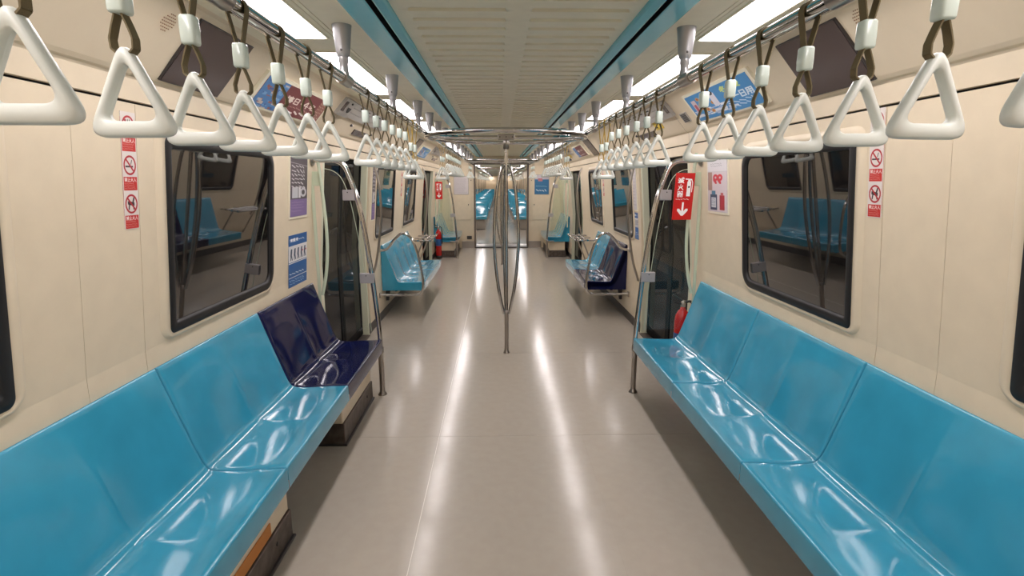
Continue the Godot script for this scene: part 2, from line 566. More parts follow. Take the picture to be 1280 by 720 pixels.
	rows_of_print(im, Rect2(300, 150, 190, 50), 2, 12, srgb(196, 216, 236), 86)
	print_mat(im, "print_sky")
	# sheets on the end wall
	im = blank(128, 170, srgb(212, 206, 208))
	rows_of_print(im, Rect2(10, 12, 108, 146), 12, 5, srgb(168, 162, 170), 91)
	print_mat(im, "print_rules")
	im = blank(128, 170, srgb(48, 112, 158))
	im.fill_rect(Rect2i(0, 0, 128, 40), srgb(196, 190, 200))
	im.fill_rect(Rect2i(30, 30, 40, 26), srgb(190, 120, 130))
	rows_of_print(im, Rect2(14, 92, 100, 20), 1, 7, srgb(150, 200, 220), 92)
	rows_of_print(im, Rect2(14, 126, 100, 26), 1, 11, srgb(220, 232, 238), 93)
	print_mat(im, "print_blue_notice")

# ------------------------------------------------------------------ the setting
func make_light_and_camera() -> void:
	var cam := Camera3D.new()
	cam.name = "camera"
	cam.position = EYE
	cam.rotation_degrees = Vector3(-11.067, -1.405, 0.0)
	cam.fov = 55.795
	cam.near = 0.05
	cam.far = 200.0
	add_child(cam)
	cam.current = true
	var env := Environment.new()
	env.background_mode = Environment.BG_COLOR
	env.background_color = Color(0.004, 0.004, 0.005)
	env.tonemap_mode = Environment.TONE_MAPPER_LINEAR
	env.tonemap_exposure = 1.0
	env.sdfgi_enabled = true
	env.ssao_enabled = true
	env.ssil_enabled = true
	var we := WorldEnvironment.new()
	we.name = "world_environment"
	we.environment = env
	add_child(we)

const LAMP_ENERGY := 0.56
const LAMP_LENGTH := 1.24

func ceiling_lamp(s: float, Z0: float, next_car := false) -> void:
	var t := thing("ceiling_light", "flat white strip light set in the ceiling of the next car" if next_car else "flat white ceiling strip light, %s from the gangway wall, %s side" % [ORDINAL[10 - int(round((Z0 - 1.24) / 1.5)) - 3], "navy seat" if s < 0 else "red sign"], "ceiling light", P(s * 0.87, 2.2, Z0 + LAMP_LENGTH / 2), "strip lights of the next car" if next_car else "strip lights along the ceiling")
	if not shapes.has("diffuser"):
		shapes["diffuser"] = box_mesh(Vector3(0, 0.003, 0), Vector3(0.150, 0.026, LAMP_LENGTH - 0.01), 0.006)
		var st := begin()
		for e in [-1, 1]:
			add_box(st, Vector3(e * 0.081, 0.006, 0), Vector3(0.008, 0.026, LAMP_LENGTH + 0.02), 0.002)
			add_box(st, Vector3(0, 0.006, e * (LAMP_LENGTH / 2 + 0.006)), Vector3(0.16, 0.026, 0.008), 0.002)
		shapes["lamp_frame"] = done(st)
	part("diffuser", shapes["diffuser"], M.lamp_diffuser, t)
	part("frame", shapes["lamp_frame"], M.cream_ceiling, t)
	var l := AreaLight3D.new()
	l.name = "strip_lamp"
	l.area_size = Vector2(0.136, LAMP_LENGTH - 0.03)
	l.light_energy = LAMP_ENERGY * (2.2 if next_car else 1.0)
	l.light_color = Color(1.0, 0.965, 0.96)
	l.area_range = 30.0
	l.area_attenuation = 2.0
	l.shadow_enabled = true
	l.position = Vector3(0, -0.0115, 0)
	l.rotation_degrees = Vector3(-90, 0, 0)
	t.add_child(l)

func floor_and_shell() -> void:
	var f := struct_node("floor")
	for r in [[-1.56, -0.4575], [-0.4545, 0.4545], [0.4575, 1.56]]:
		for z in [[REAR, -2.2], [-2.2, 3.24], [3.242, 4.95], [4.952, FRONT + 0.02]]:
			part("floor_sheet", box_mesh(P((r[0] + r[1]) / 2, -0.01, (z[0] + z[1]) / 2), Vector3(r[1] - r[0], 0.02, z[1] - z[0]), 0.0), M.floor_vinyl, f)
	for x in [-0.456, 0.456]:
		part("seam_bead", box_mesh(P(x, -0.004, (REAR + FRONT) / 2), Vector3(0.0035, 0.0082 if x < 0 else 0.0072, FRONT - REAR), 0.0), M.floor_seam if x < 0 else M.floor_vinyl, f)
	part("subfloor", box_mesh(P(0, -0.06, (REAR + FRONT) / 2), Vector3(3.3, 0.08, FRONT - REAR + 0.3)), M.dark_grey, f)
	# roof and outer skin
	var c := struct_node("ceiling")
	part("roof_shell", box_mesh(P(0, 2.36, (REAR + FRONT) / 2), Vector3(3.3, 0.06, FRONT - REAR + 0.3)), M.cream_ceiling, c)
	# pressed louvres, one module for each pair of slots
	shapes["louver"] = louver_module()
	var Z := REAR + 0.03
	while Z < FRONT - 0.05:
		for s in [-1, 1]:
			var o := part("louver_panel", shapes["louver"], M.cream_ceiling, c, P(0, 2.2, Z))
			if s < 0:
				o.rotation.y = 0.0
				o.position = P(-0.444, 2.2, Z)
		Z += 0.1215
	for s in [-1.0, 1.0]:
		# air slot: teal channel with a black gap
		var trim := struct_node("trim_1" if s < 0 else "trim_2")
		part("outer_band", sweep_mesh(mirror([Vector2(0.606, 2.203), Vector2(0.603, 2.190), Vector2(0.594, 2.184), Vector2(0.502, 2.170), Vector2(0.496, 2.172)], s), REAR, FRONT), M.teal_trim, trim)
		part("inner_band", sweep_mesh(mirror([Vector2(0.474, 2.172), Vector2(0.468, 2.170), Vector2(0.446, 2.182), Vector2(0.441, 2.19), Vector2(0.440, 2.203)], s), REAR, FRONT), M.teal_trim, trim)
		part("slot_back", sweep_mesh(mirror([Vector2(0.496, 2.172), Vector2(0.497, 2.235), Vector2(0.473, 2.235), Vector2(0.474, 2.172)], s), REAR, FRONT), M.slot_black, trim)
		# side ceiling with its fine double groove, lamp bay and cove
		part("side_panel", sweep_mesh(mirror([Vector2(0.604, 2.2), Vector2(0.742, 2.2), Vector2(0.743, 2.206), Vector2(0.746, 2.206), Vector2(0.747, 2.2), Vector2(0.762, 2.2), Vector2(0.763, 2.206), Vector2(0.766, 2.206), Vector2(0.767, 2.2), Vector2(0.786, 2.2), Vector2(0.786, 2.23)], s), REAR, FRONT), M.cream_ceiling, c)
		part("bay_panel", sweep_mesh(mirror([Vector2(0.954, 2.23), Vector2(0.954, 2.2), Vector2(1.10, 2.2)], s), REAR, FRONT), M.cream_ceiling, c)
		var k := -2
		var zs := [REAR - 0.01]
		while 1.24 + 1.5 * k < FRONT:
			if 1.24 + 1.5 * k > REAR:
				zs.append(1.24 + 1.5 * k)
				zs.append(2.48 + 1.5 * k)
			k += 1
		for i in range(0, zs.size() - 1, 2):
			part("cross_panel", box_mesh(P(s * 0.87, 2.206, (zs[i] + zs[i + 1]) / 2), Vector3(0.17, 0.012, zs[i + 1] - zs[i] - 0.016), 0.002), M.cream_ceiling, c)
		if zs.size() % 2:
			part("cross_panel", box_mesh(P(s * 0.87, 2.206, (zs[-1] + FRONT) / 2), Vector3(0.17, 0.012, FRONT - zs[-1] - 0.016), 0.002), M.cream_ceiling, c)
		for z in [[REAR, 0.9], [0.904, 4.18], [4.184, 5.66], [5.664, 9.78], [9.784, 11.26], [11.264, FRONT]]:
			part("cove_panel", sweep_mesh(mirror(cove_profile(), s), z[0], z[1], false, false), M.cream_wall, c)
		part("gap_back", sweep_mesh(mirror([Vector2(1.368, 1.9), Vector2(1.388, 1.9), Vector2(1.388, 1.86), Vector2(1.40, 1.86)], s), REAR, FRONT), M.slot_black, c)

func cove_profile() -> Array:
	return [Vector2(1.095, 2.2), Vector2(1.13, 2.2), Vector2(1.142, 2.19), Vector2(1.20, 2.128), Vector2(1.265, 2.052), Vector2(1.325, 1.978), Vector2(1.338, 1.966), Vector2(1.349, 1.962), Vector2(1.356, 1.954), Vector2(1.362, 1.89), Vector2(1.363, 1.881), Vector2(1.378, 1.880)]

# point on the straight face of the cove: k = 0 at its foot, 1 at the ceiling
func C(s: float, Z: float, k: float, off := 0.0) -> Vector3:
	var a := Vector2(1.335, 1.966)
	var b := Vector2(1.142, 2.19)
	var n := Vector2(-(b - a).y, (b - a).x).normalized()      # towards the room
	if n.y > 0:
		n = -n
	var p := a.lerp(b, k) + n * off
	return Vector3(s * p.x, p.y, -Z)

func louver_module() -> ArrayMesh:      # 0.444 wide, 0.1215 long; a scoop that deepens forward to a crisp lip
	var xs := [0.0, 0.052, 0.056, 0.062, 0.072, 0.086, 0.15, 0.23, 0.31, 0.372, 0.386, 0.396, 0.402, 0.406, 0.444]
	var zs := [0.0, 0.022, 0.038, 0.055, 0.070, 0.082, 0.090, 0.0915, 0.100, 0.1215]
	var h := func(x: float, z: float) -> float:
		if z < 0.02 or z > 0.0912:
			return 0.0
		var e: float = clamp(min(x - 0.053, 0.405 - x) / 0.032, 0.0, 1.0)
		var round_end: float = sqrt(max(0.0, 1.0 - (1.0 - e) * (1.0 - e)))
		var t: float = clamp((z - 0.05) / 0.04, 0.0, 1.0)
		return 0.026 * t * t * (3.0 - 2.0 * t) * round_end
	var st := begin()
	st.set_smooth_group(0)
	for i in xs.size() - 1:
		for j in zs.size() - 1:
			var v := []
			for q in [[0, 0], [1, 0], [1, 1], [0, 1]]:
				v.append(P(xs[i + q[0]], h.call(xs[i + q[0]], zs[j + q[1]]), zs[j + q[1]]))
			st.set_smooth_group(-1 if j >= 6 else 0)
			quad(st, v[0], v[3], v[2], v[1])
	return done(st)

# ------------------------------------------------------------------ side walls
func rr_loop(Z0: float, Z1: float, y0: float, y1: float, r_near: float, r_far: float, n := 8) -> Array:
	var out := []
	for c in [[Z1, y1, -1, -1, r_far, 0.0], [Z0, y1, 1, -1, r_near, 90.0], [Z0, y0, 1, 1, r_near, 180.0], [Z1, y0, -1, 1, r_far, 270.0]]:
		var r: float = c[4]
		for k in n + 1:
			var a := deg_to_rad(c[5] + 90.0 * k / n)
			out.append(Vector2(c[0] + c[2] * r + cos(a) * r, c[1] + c[3] * r + sin(a) * r))
	return out

func rect_loop(Z0: float, Z1: float, y0: float, y1: float, n := 8) -> Array:
	var out := []
	for c in [[Z1, y1], [Z0, y1], [Z0, y0], [Z1, y0]]:
		for k in n + 1:
			out.append(Vector2(c[0], c[1]))
	return out

func strip(st: SurfaceTool, s: float, A: Array, oa: float, B: Array, ob: float) -> void:
	for i in A.size():
		var j := (i + 1) % A.size()
		var a := W(s, A[i].x, A[i].y, oa)
		var b := W(s, A[j].x, A[j].y, oa)
		var c := W(s, B[j].x, B[j].y, ob)
		var d := W(s, B[i].x, B[i].y, ob)
		if s < 0:
			quad(st, d, c, b, a)
		else:
			quad(st, a, b, c, d)

func fill_loop(st: SurfaceTool, s: float, A: Array, o: float) -> void:
	var m := Vector2.ZERO
	for p in A:
		m += p / A.size()
	for i in A.size():
		var j := (i + 1) % A.size()
		tri(st, W(s, m.x, m.y, o), W(s, A[i].x, A[i].y, o), W(s, A[j].x, A[j].y, o))

func wall_block(st: SurfaceTool, s: float, Z0: float, Z1: float, y0: float, y1: float, depth := 0.05) -> void:
	if y0 < 0.949 and y1 > 0.951:          # the wall bends at the sill
		wall_block(st, s, Z0, Z1, y0, 0.95, depth)
		wall_block(st, s, Z0, Z1, 0.95, y1, depth)
		return
	var p := []
	for o in [0.0, -depth]:
		for q in [[Z0, y0], [Z1, y0], [Z1, y1], [Z0, y1]]:
			p.append(W(s, q[0], q[1], o))
	for f in [[0, 1, 2, 3], [7, 6, 5, 4], [0, 4, 5, 1], [2, 6, 7, 3], [1, 5, 6, 2], [3, 7, 4, 0]]:
		quad(st, p[f[0]], p[f[1]], p[f[2]], p[f[3]])

func window(n: int, s: float, Z0: float, Z1: float, near_square: bool) -> void:
	var w := struct_node("window_%d" % n)
	var rn := 0.03 if near_square else 0.1
	var rf := 0.1 if near_square else 0.03
	var y0 := 0.975
	var y1 := 1.775
	var L := func(g: float) -> Array:
		return rr_loop(Z0 + g, Z1 - g, y0 + g, y1 - g, max(rn - g, 0.012), max(rf - g, 0.012))
	var st := begin()
	st.set_smooth_group(0)
	strip(st, s, L.call(0.0), 0.004, L.call(0.0), 0.012)
	strip(st, s, L.call(0.0), 0.012, L.call(0.005), 0.016)
	strip(st, s, L.call(0.005), 0.016, L.call(0.034), 0.016)
	strip(st, s, L.call(0.034), 0.016, L.call(0.044), 0.012)
	strip(st, s, L.call(0.044), 0.012, L.call(0.047), -0.002)
	part("window_frame", done(st), M.black_rubber, w)
	st = begin()
	fill_loop(st, s, L.call(0.04), 0.003)
	part("pane", done(st), M.window_glass, w)

func wall_with_window(st: SurfaceTool, s: float, Z0: float, Z1: float, w0: float, w1: float, near_square: bool) -> void:
	var y0 := 0.975
	var y1 := 1.775
	var rn := 0.03 if near_square else 0.1
	var rf := 0.1 if near_square else 0.03
	var L := func(g: float) -> Array:
		return rr_loop(w0 + g, w1 - g, y0 + g, y1 - g, max(rn - g, 0.012), max(rf - g, 0.012))
	var outer := rr_loop(w0 - 0.05, w1 + 0.05, 0.952, y1 + 0.045, rn + 0.04, rf + 0.04)
	var box := rect_loop(w0 - 0.1, w1 + 0.1, 0.95, y1 + 0.06)
	strip(st, s, box, 0.0, outer, 0.0)
	st.set_smooth_group(0)
	var mid := rr_loop(w0 - 0.032, w1 + 0.032, 0.958, y1 + 0.03, rn + 0.03, rf + 0.03)
	strip(st, s, outer, 0.0, mid, 0.011)
	strip(st, s, mid, 0.011, L.call(0.0), 0.012)
	strip(st, s, L.call(0.0), 0.012, L.call(0.004), -0.004)
	st.set_smooth_group(-1)
	wall_block(st, s, Z0, w0 - 0.1, 0.1, 1.872)
	wall_block(st, s, w1 + 0.1, Z1, 0.1, 1.872)
	wall_block(st, s, w0 - 0.1, w1 + 0.1, y1 + 0.06, 1.872)
	wall_block(st, s, w0 - 0.1, w1 + 0.1, 0.1, 0.95)

func side_wall(s: float, n0: int) -> void:
	var w := struct_node("wall_left" if s < 0 else "wall_right")
	var st := begin()
	wall_block(st, s, REAR, 0.18, 0.1, 1.872)
	part("wall_panel", done(st), M.cream_wall, w)
	for k in 2:
		var d := PITCH * k
		st = begin()
		wall_with_window(st, s, 0.182 + d - (0.0 if k == 0 else 0.06), 1.76 + d, 0.42 + d, 1.48 + d, false)
		part("wall_panel", done(st), M.cream_wall, w)
		st = begin()
		wall_block(st, s, 1.762 + d, 2.068 + d, 0.1, 1.872)
		part("wall_panel", done(st), M.cream_wall, w)
		st = begin()
		wall_with_window(st, s, 2.071 + d, 3.44 + d, 2.22 + d, 3.27 + d, true)
		wall_block(st, s, 3.44 + d, 4.2 + d, 0.1, 1.872)
		part("wall_panel", done(st), M.cream_wall, w)
		window(n0 + k * 2, s, 0.42 + d, 1.48 + d, false)
		window(n0 + k * 2 + 1, s, 2.22 + d, 3.27 + d, true)
	st = begin()
	wall_block(st, s, 11.22, FRONT, 0.1, 1.872)
	part("wall_panel", done(st), M.cream_wall, w)
	st = begin()
	for q in [[4.15, 5.72], [9.75, 11.32]]:      # header above a doorway
		wall_block(st, s, q[0], q[1], 1.80, 1.872, 0.14)
	part("door_header", done(st), M.cream_wall, w)
	st = begin()
	add_box(st, P(s * 1.61, 1.15, (REAR + FRONT) / 2), Vector3(0.05, 2.44, FRONT - REAR + 0.3))
	part("outer_skin", done(st), M.dark_grey, w)
	var b := struct_node("baseboard_left" if s < 0 else "baseboard_right")
	for z in [[REAR, 4.19], [5.65, 9.79], [11.23, FRONT]]:
		part("skirting", box_mesh(P(s * 1.476, 0.05, (z[0] + z[1]) / 2), Vector3(0.06, 0.1, z[1] - z[0]), 0.003), M.dark_skirting, b)
	for k in 2:
		doorway(s, 4.2 + PITCH * k, 5.64 + PITCH * k, (1 if s < 0 else 3) + k)

func doorway(s: float, Z0: float, Z1: float, n: int) -> void:
	var d := struct_node("door_%d" % n)
	for e in [[Z0, 0.045], [Z1 - 0.045, 0.045]]:      # jambs
		var st := begin()
		wall_block(st, s, e[0], e[0] + e[1], 0.0, 1.80, 0.14)
		part("jamb", done(st), M.jamb_green, d)
	var mid := (Z0 + Z1) / 2
	for leaf in 2:
		var a := Z0 + 0.03 if leaf == 0 else mid + 0.003
		var b := mid - 0.003 if leaf == 0 else Z1 - 0.03
		var st := begin()
		for y in [[0.02, 0.10], [1.76, 1.82]]:
			wall_frame_bar(st, s, a, b, y[0], y[1])
		for y in [[0.10, 0.95], [0.95, 1.76]]:
			wall_frame_bar(st, s, a, a + 0.05, y[0], y[1])
			wall_frame_bar(st, s, b - 0.05, b, y[0], y[1])
		var f := part("door_leaf", done(st), M.door_black, d)
		st = begin()
		for y in [[0.10, 0.95], [0.95, 1.76]]:
			quad(st, W(s, a + 0.05, y[0], -0.064), W(s, b - 0.05, y[0], -0.064), W(s, b - 0.05, y[1], -0.064), W(s, a + 0.05, y[1], -0.064))
		part("pane", done(st), M.door_glass, f)
	part("threshold", box_mesh(P(s * 1.49, 0.004, mid), Vector3(0.12, 0.012, Z1 - Z0 - 0.1), 0.003), M.kick_steel, d)

func wall_frame_bar(st: SurfaceTool, s: float, Z0: float, Z1: float, y0: float, y1: float) -> void:
	var p := []
	for o in [-0.058, -0.09]:
		for q in [[Z0, y0], [Z1, y0], [Z1, y1], [Z0, y1]]:
			p.append(W(s, q[0], q[1], o))
	for f in [[0, 1, 2, 3], [7, 6, 5, 4], [0, 4, 5, 1], [2, 6, 7, 3], [1, 5, 6, 2], [3, 7, 4, 0]]:
		quad(st, p[f[0]], p[f[1]], p[f[2]], p[f[3]])

# ------------------------------------------------------------------ ends
func end_walls() -> void:
	var w := struct_node("wall_front")
	var st := begin()
	for s in [-1.0, 1.0]:
		add_box(st, P(s * 1.13, 1.115, FRONT + 0.04), Vector3(0.94, 2.23, 0.08), 0.0)
	add_box(st, P(0, 2.13, FRONT + 0.04), Vector3(1.34, 0.2, 0.08), 0.0)
	part("wall_panel", done(st), M.cream_wall, w)
	for s in [-1.0, 1.0]:
		part("gangway_post", box_mesh(P(s * 0.648, 1.0, FRONT + 0.02), Vector3(0.034, 2.06, 0.16), 0.006), M.gangway_grey, w)
		part("access_door", box_mesh(P(s * 1.02, 1.32, FRONT - 0.005), Vector3(0.55, 1.28, 0.014), 0.004), M.cream_wall, w)
		var lock := part("lock", box_mesh(P(s * 0.80, 1.05, FRONT - 0.018), Vector3(0.018, 0.03, 0.014), 0.004), M.dark_grey, w)
		lock.name = "lock"
		part("kick_plate", box_mesh(P(s * 0.82, 0.08, FRONT - 0.008), Vector3(0.3, 0.16, 0.016), 0.003), M.steel, w)
		part("keyhole_cover", box_mesh(P(s * 0.73, 1.63, FRONT - 0.014), Vector3(0.016, 0.024, 0.012), 0.003), M.dark_grey, w)
	part("socket", box_mesh(P(-0.79, 0.25, FRONT - 0.008), Vector3(0.12, 0.08, 0.016), 0.004), M.dark_grey, w)
	part("gangway_head", box_mesh(P(0, 2.02, FRONT + 0.02), Vector3(1.33, 0.03, 0.16), 0.006), M.gangway_grey, w)
	part("gangway_sill", box_mesh(P(0, 0.012, FRONT + 0.06), Vector3(1.3, 0.03, 0.3), 0.004), M.dark_grey, w)
	var b := struct_node("wall_back")
	part("wall_panel", box_mesh(P(0, 1.1, REAR - 0.04), Vector3(3.2, 2.4, 0.08)), M.cream_wall, b)

func next_car() -> void:
	var a := FRONT + 0.1
	var f := struct_node("floor_next_car")
	part("gangway_plate", box_mesh(P(0, -0.01, a + 0.4), Vector3(1.4, 0.02, 0.9)), M.steel, f)
	part("floor_sheet", box_mesh(P(0, -0.02, 39.0), Vector3(3.1, 0.04, 49.6)), M.floor_vinyl, f)
	var c := struct_node("ceiling_next_car")
	part("ceiling_panel", box_mesh(P(0, 2.25, 39.0), Vector3(3.1, 0.06, 49.6)), M.cream_ceiling, c)
	for s in [-1.0, 1.0]:
		part("bellows", box_mesh(P(s * 0.70, 1.05, a + 0.4), Vector3(0.06, 2.1, 0.9)), M.gangway_grey, c)
	part("gangway_roof", box_mesh(P(0, 2.1, a + 0.4), Vector3(1.4, 0.1, 0.9)), M.gangway_grey, c)
	var w: Node3D
	for s in [-1.0, 1.0]:
		w = struct_node("wall_next_car_left" if s < 0 else "wall_next_car_right")
		part("side_panel", box_mesh(P(s * 1.49, 1.1, 39.0), Vector3(0.08, 2.3, 49.6)), M.cream_wall, w)
		for k in 8:
			var z := 17.1 + PITCH * k
			part("door_pane", box_mesh(P(s * 1.446, 0.95, z), Vector3(0.02, 1.75, 1.15)), M.door_glass, w)
			for e in [1.75, 3.75]:
				if z + e + 0.5 < 63.5:
					part("pane", box_mesh(P(s * 1.446, 1.38, z + e), Vector3(0.02, 0.8, 1.05)), M.window_glass, w)
	w = struct_node("wall_next_car_end")
	for s in [-1.0, 1.0]:
		part("end_panel", box_mesh(P(s * 1.11, 1.1, 14.3), Vector3(0.9, 2.3, 0.06)), M.cream_wall, w)
	part("end_panel", box_mesh(P(0, 1.1, 63.7), Vector3(3.0, 2.3, 0.06)), M.cream_wall, w)

# ------------------------------------------------------------------ seats
func seat_mesh(length: float) -> ArrayMesh:
	# profile for the s = +1 side: x towards the wall, from the front lip of the pan up to the top of the back; z runs 0 .. length forward
	var prof := []
	var ctrl := [Vector2(0.957, 0.440), Vector2(1.05, 0.438), Vector2(1.15, 0.434), Vector2(1.225, 0.434), Vector2(1.268, 0.448), Vector2(1.296, 0.50), Vector2(1.335, 0.61), Vector2(1.38, 0.735), Vector2(1.426, 0.868)]
	for i in ctrl.size() - 1:
		var p: Vector2 = ctrl[max(i - 1, 0)]
		var q: Vector2 = ctrl[min(i + 2, ctrl.size() - 1)]
		for k in 4:
			prof.append(ctrl[i].cubic_interpolate(ctrl[i + 1], p, q, k / 4.0))
	prof.append(ctrl[-1])
	var nu := prof.size()
	var arc := [0.0]
	for i in nu - 1:
		arc.append(arc[-1] + prof[i].distance_to(prof[i + 1]))
	var total: float = arc[-1]
	var nv := 40
	var base := func(i: int, v: float) -> Vector3:
		var p: Vector2 = prof[i]
		var t: Vector2 = (prof[min(i + 1, nu - 1)] - prof[max(i - 1, 0)]).normalized()
		var n := Vector2(-t.y, t.x)
		var f := fposmod(v * 2.0, 1.0)
		if v >= 0.9999:
			f = 1.0
		var cup: float = pow(sin(PI * f), 0.75)
		var u: float = arc[i] / total
		var wgt: float = exp(-pow((u - 0.40) / 0.24, 2.0)) * 1.0 + 0.55 * exp(-pow((u - 0.68) / 0.16, 2.0))
		wgt *= clamp(u / 0.16, 0.0, 1.0) * clamp((1.0 - u) / 0.14, 0.0, 1.0)
		p -= n * 0.0155 * cup * wgt
		return Vector3(p.x, p.y, -v * length)
	var edge_steps := [[0.0, 0.0], [0.5, 0.13], [0.87, 0.5], [1.0, 1.0], [1.0, 6.5]]
	var r := 0.009
	var us := []
	for k in [4, 3, 2, 1]:
		us.append([0, k])
	for i in nu:
		us.append([i, 0])
	for k in [1, 2, 3, 4]:
		us.append([nu - 1, k])
	var vs := []
	for k in [4, 3, 2, 1]:
		vs.append([0.0, k])
	for j in nv + 1:
		vs.append([float(j) / nv, 0])
	for k in [1, 2, 3, 4]:
		vs.append([1.0, k])
	var grid := []
	for a in us:
		var row := []
		for b in vs:
			var vv: float = lerp(r / length, 1.0 - r / length, b[0])
			var p: Vector3 = base.call(a[0], vv)
			var t: Vector2 = (prof[min(a[0] + 1, nu - 1)] - prof[max(a[0] - 1, 0)]).normalized()
			var n := Vector3(-t.y, t.x, 0)
			var eu: Array = edge_steps[a[1]]
			var ev: Array = edge_steps[b[1]]
			var ou := Vector3(t.x, t.y, 0) * (-1.0 if a[0] == 0 else 1.0)
			var ov := Vector3(0, 0, 1.0 if b[0] < 0.5 else -1.0)
			var down: float = max(eu[1] if a[1] else 0.0, ev[1] if b[1] else 0.0)
			if a[1] == 4 and a[0] == 0:
				down = 10.5                 # the front apron hangs lower
			elif b[1] == 4 and a[1] == 0:
				down = 6.5 + 4.0 * clamp(1.0 - a[0] / 6.0, 0.0, 1.0)
			if a[1]:
				p += ou * r * eu[0]
			if b[1]:
				p += ov * r * ev[0]
			p -= n * r * down
			p.x = min(p.x, 1.447)            # the shell stops at the wall
			row.append(p)
		grid.append(row)
	var st := begin()
	st.set_smooth_group(0)
	for i in grid.size() - 1:
		for j in vs.size() - 1:
			quad(st, grid[i][j], grid[i][j + 1], grid[i + 1][j + 1], grid[i + 1][j])
	return done(st)

func seat(s: float, Z: float, colour: String, label: String, group: String, length := 0.925, end_cap := false) -> Node3D:
	var key := "seat_%d" % int(length * 1000)
	if not shapes.has(key):
		shapes[key] = seat_mesh(length)
		var st := begin()
		add_sweep(st, [Vector2(1.02, 0.355), Vector2(1.02, 0.375), Vector2(1.44, 0.375), Vector2(1.44, 0.18), Vector2(1.41, 0.18), Vector2(1.385, 0.33)], -0.02, 0.02, true)
		shapes["support_arm"] = done(st)
	var t := thing("seat_shell", label, "seat", P(0, 0, Z), group)
	var o := part("shell", shapes[key], M[colour], t)
	for f in [0.2, 0.8]:
		var a := part("support_arm", shapes["support_arm"], M.dark_grey, t, Vector3(0, 0, -f * length))
		a.rotation.y = PI if s < 0 else 0.0
	if s < 0:
		o.rotation.y = PI
		o.position = Vector3(0, 0, -length)
	if end_cap:
		if not shapes.has("seat_end"):
			var st := begin()
			add_sweep(st, [Vector2(0.95, 0.36), Vector2(0.953, 0.425), Vector2(1.05, 0.425), Vector2(1.22, 0.42), Vector2(1.262, 0.435), Vector2(1.288, 0.49), Vector2(1.33, 0.615), Vector2(1.42, 0.865), Vector2(1.446, 0.865), Vector2(1.446, 0.335), Vector2(0.975, 0.335)], 0.0, 0.018, true)
			shapes["seat_end"] = done(st)
		var e := part("end_panel", shapes["seat_end"], M[colour], t)
		if s < 0:
			e.rotation.y = PI
			e.position = Vector3(0, 0, -0.018)
	return t

func cross_seat(s: float, Z: float) -> void:      # double seat set across the car, facing back down the train
	if not shapes.has("seat_925"):
		shapes["seat_925"] = seat_mesh(0.925)
	var t := thing("seat_shell", "light blue double seat set crosswise in the car beyond the gangway", "seat", P(s * 0.925, 0, Z), "seats of the next car")
	var o := part("shell", shapes["seat_925"], M.sky_blue_seat, t, Vector3(0.4625, 0, 0.957))
	o.rotation.y = PI / 2
	if not shapes.has("pedestal"):
		shapes["pedestal"] = box_mesh(Vector3(0, 0.2, -0.25), Vector3(0.8, 0.38, 0.34), 0.006)
		shapes["seat_rear"] = box_mesh(Vector3(0, 0.62, -0.485), Vector3(0.9, 0.5, 0.02), 0.006)
	part("pedestal", shapes["pedestal"], M.plastic_grey, t)
	part("rear_panel", shapes["seat_rear"], M.sky_blue_seat, t)

func locker(s: float, Z0: float, Z1: float, label: String, board := false) -> void:
	var t := thing("underseat_box", label, "equipment box", P(s * 1.2, 0, (Z0 + Z1) / 2), "boxes under the benches")
	var l := Z1 - Z0
	part("body", box_mesh(Vector3(s * -0.005, 0.235, 0), Vector3(0.33, 0.19, l - 0.012), 0.006), M.cream_wall, t)
	part("kick_plate", box_mesh(Vector3(0, 0.076, 0), Vector3(0.36, 0.13, l), 0.004), M.kick_steel, t)
	part("foot_rail", box_mesh(Vector3(s * -0.004, 0.006, 0), Vector3(0.376, 0.012, l + 0.012), 0.003), M.dark_grey, t)
	var k := part("lock", lathe_mesh([Vector2(0, 0.004), Vector2(0.008, 0.004), Vector2(0.010, 0.0), Vector2(0.010, -0.004)], 12), M.dark_grey, t, Vector3(s * -0.18, 0.085, -(l / 2 - 0.17)))
	k.rotation.z = s * PI / 2
	if board:
		part("label_board", box_mesh(Vector3(s * -0.172, 0.178, -0.26), Vector3(0.006, 0.056, 0.34), 0.002), M.orange_board, t)

# ------------------------------------------------------------------ rails and straps
func handrail(s: float, Z0: float, Z1: float, label: String, hangers: Array, sleeves: Array, fine := true) -> void:
	var t := thing("overhead_handrail", label, "handrail", P(s * 0.68, 2.0, Z0))
	part("tube", tube_mesh([P(0, 0, 0), P(0, 0, (Z1 - Z0) / 2), P(0, 0, Z1 - Z0)], 0.02, 16), M.chrome, t)
	if not shapes.has("hanger_cone"):
		shapes["hanger_cone"] = lathe_mesh([Vector2(0, 0.080), Vector2(0.016, 0.080), Vector2(0.023, 0.086), Vector2(0.0265, 0.098), Vector2(0.028, 0.11), Vector2(0.0365, 0.192), Vector2(0.038, 0.197), Vector2(0.038, 0.2)], 20)
		var st := begin()
		add_lathe(st, [Vector2(0.0205, 0.006), Vector2(0.018, 0.03), Vector2(0.0165, 0.042), Vector2(0.0165, 0.06), Vector2(0.0185, 0.063), Vector2(0.0185, 0.082)], Vector3.ZERO, 16)
		shapes["hanger_stem"] = done(st)
		shapes["rail_sleeve"] = tube_mesh([P(0, 0, -0.055), P(0, 0, 0.055)], 0.0245, 16)
		shapes["hanger_bolt"] = box_mesh(Vector3(0, 0.104, 0.027), Vector3(0.008, 0.008, 0.006), 0.002)
	for z in hangers:
		var h := part("hanger", shapes["hanger_cone"], M.bracket_grey, t, P(0, 0, z - Z0))
		part("stem", shapes["hanger_stem"], M.bracket_grey, h)
		part("bolt", shapes["hanger_bolt"], M.dark_grey, h)
	for z in sleeves:
		part("sleeve", shapes["rail_sleeve"], M.steel, t, P(0, 0, z - Z0))

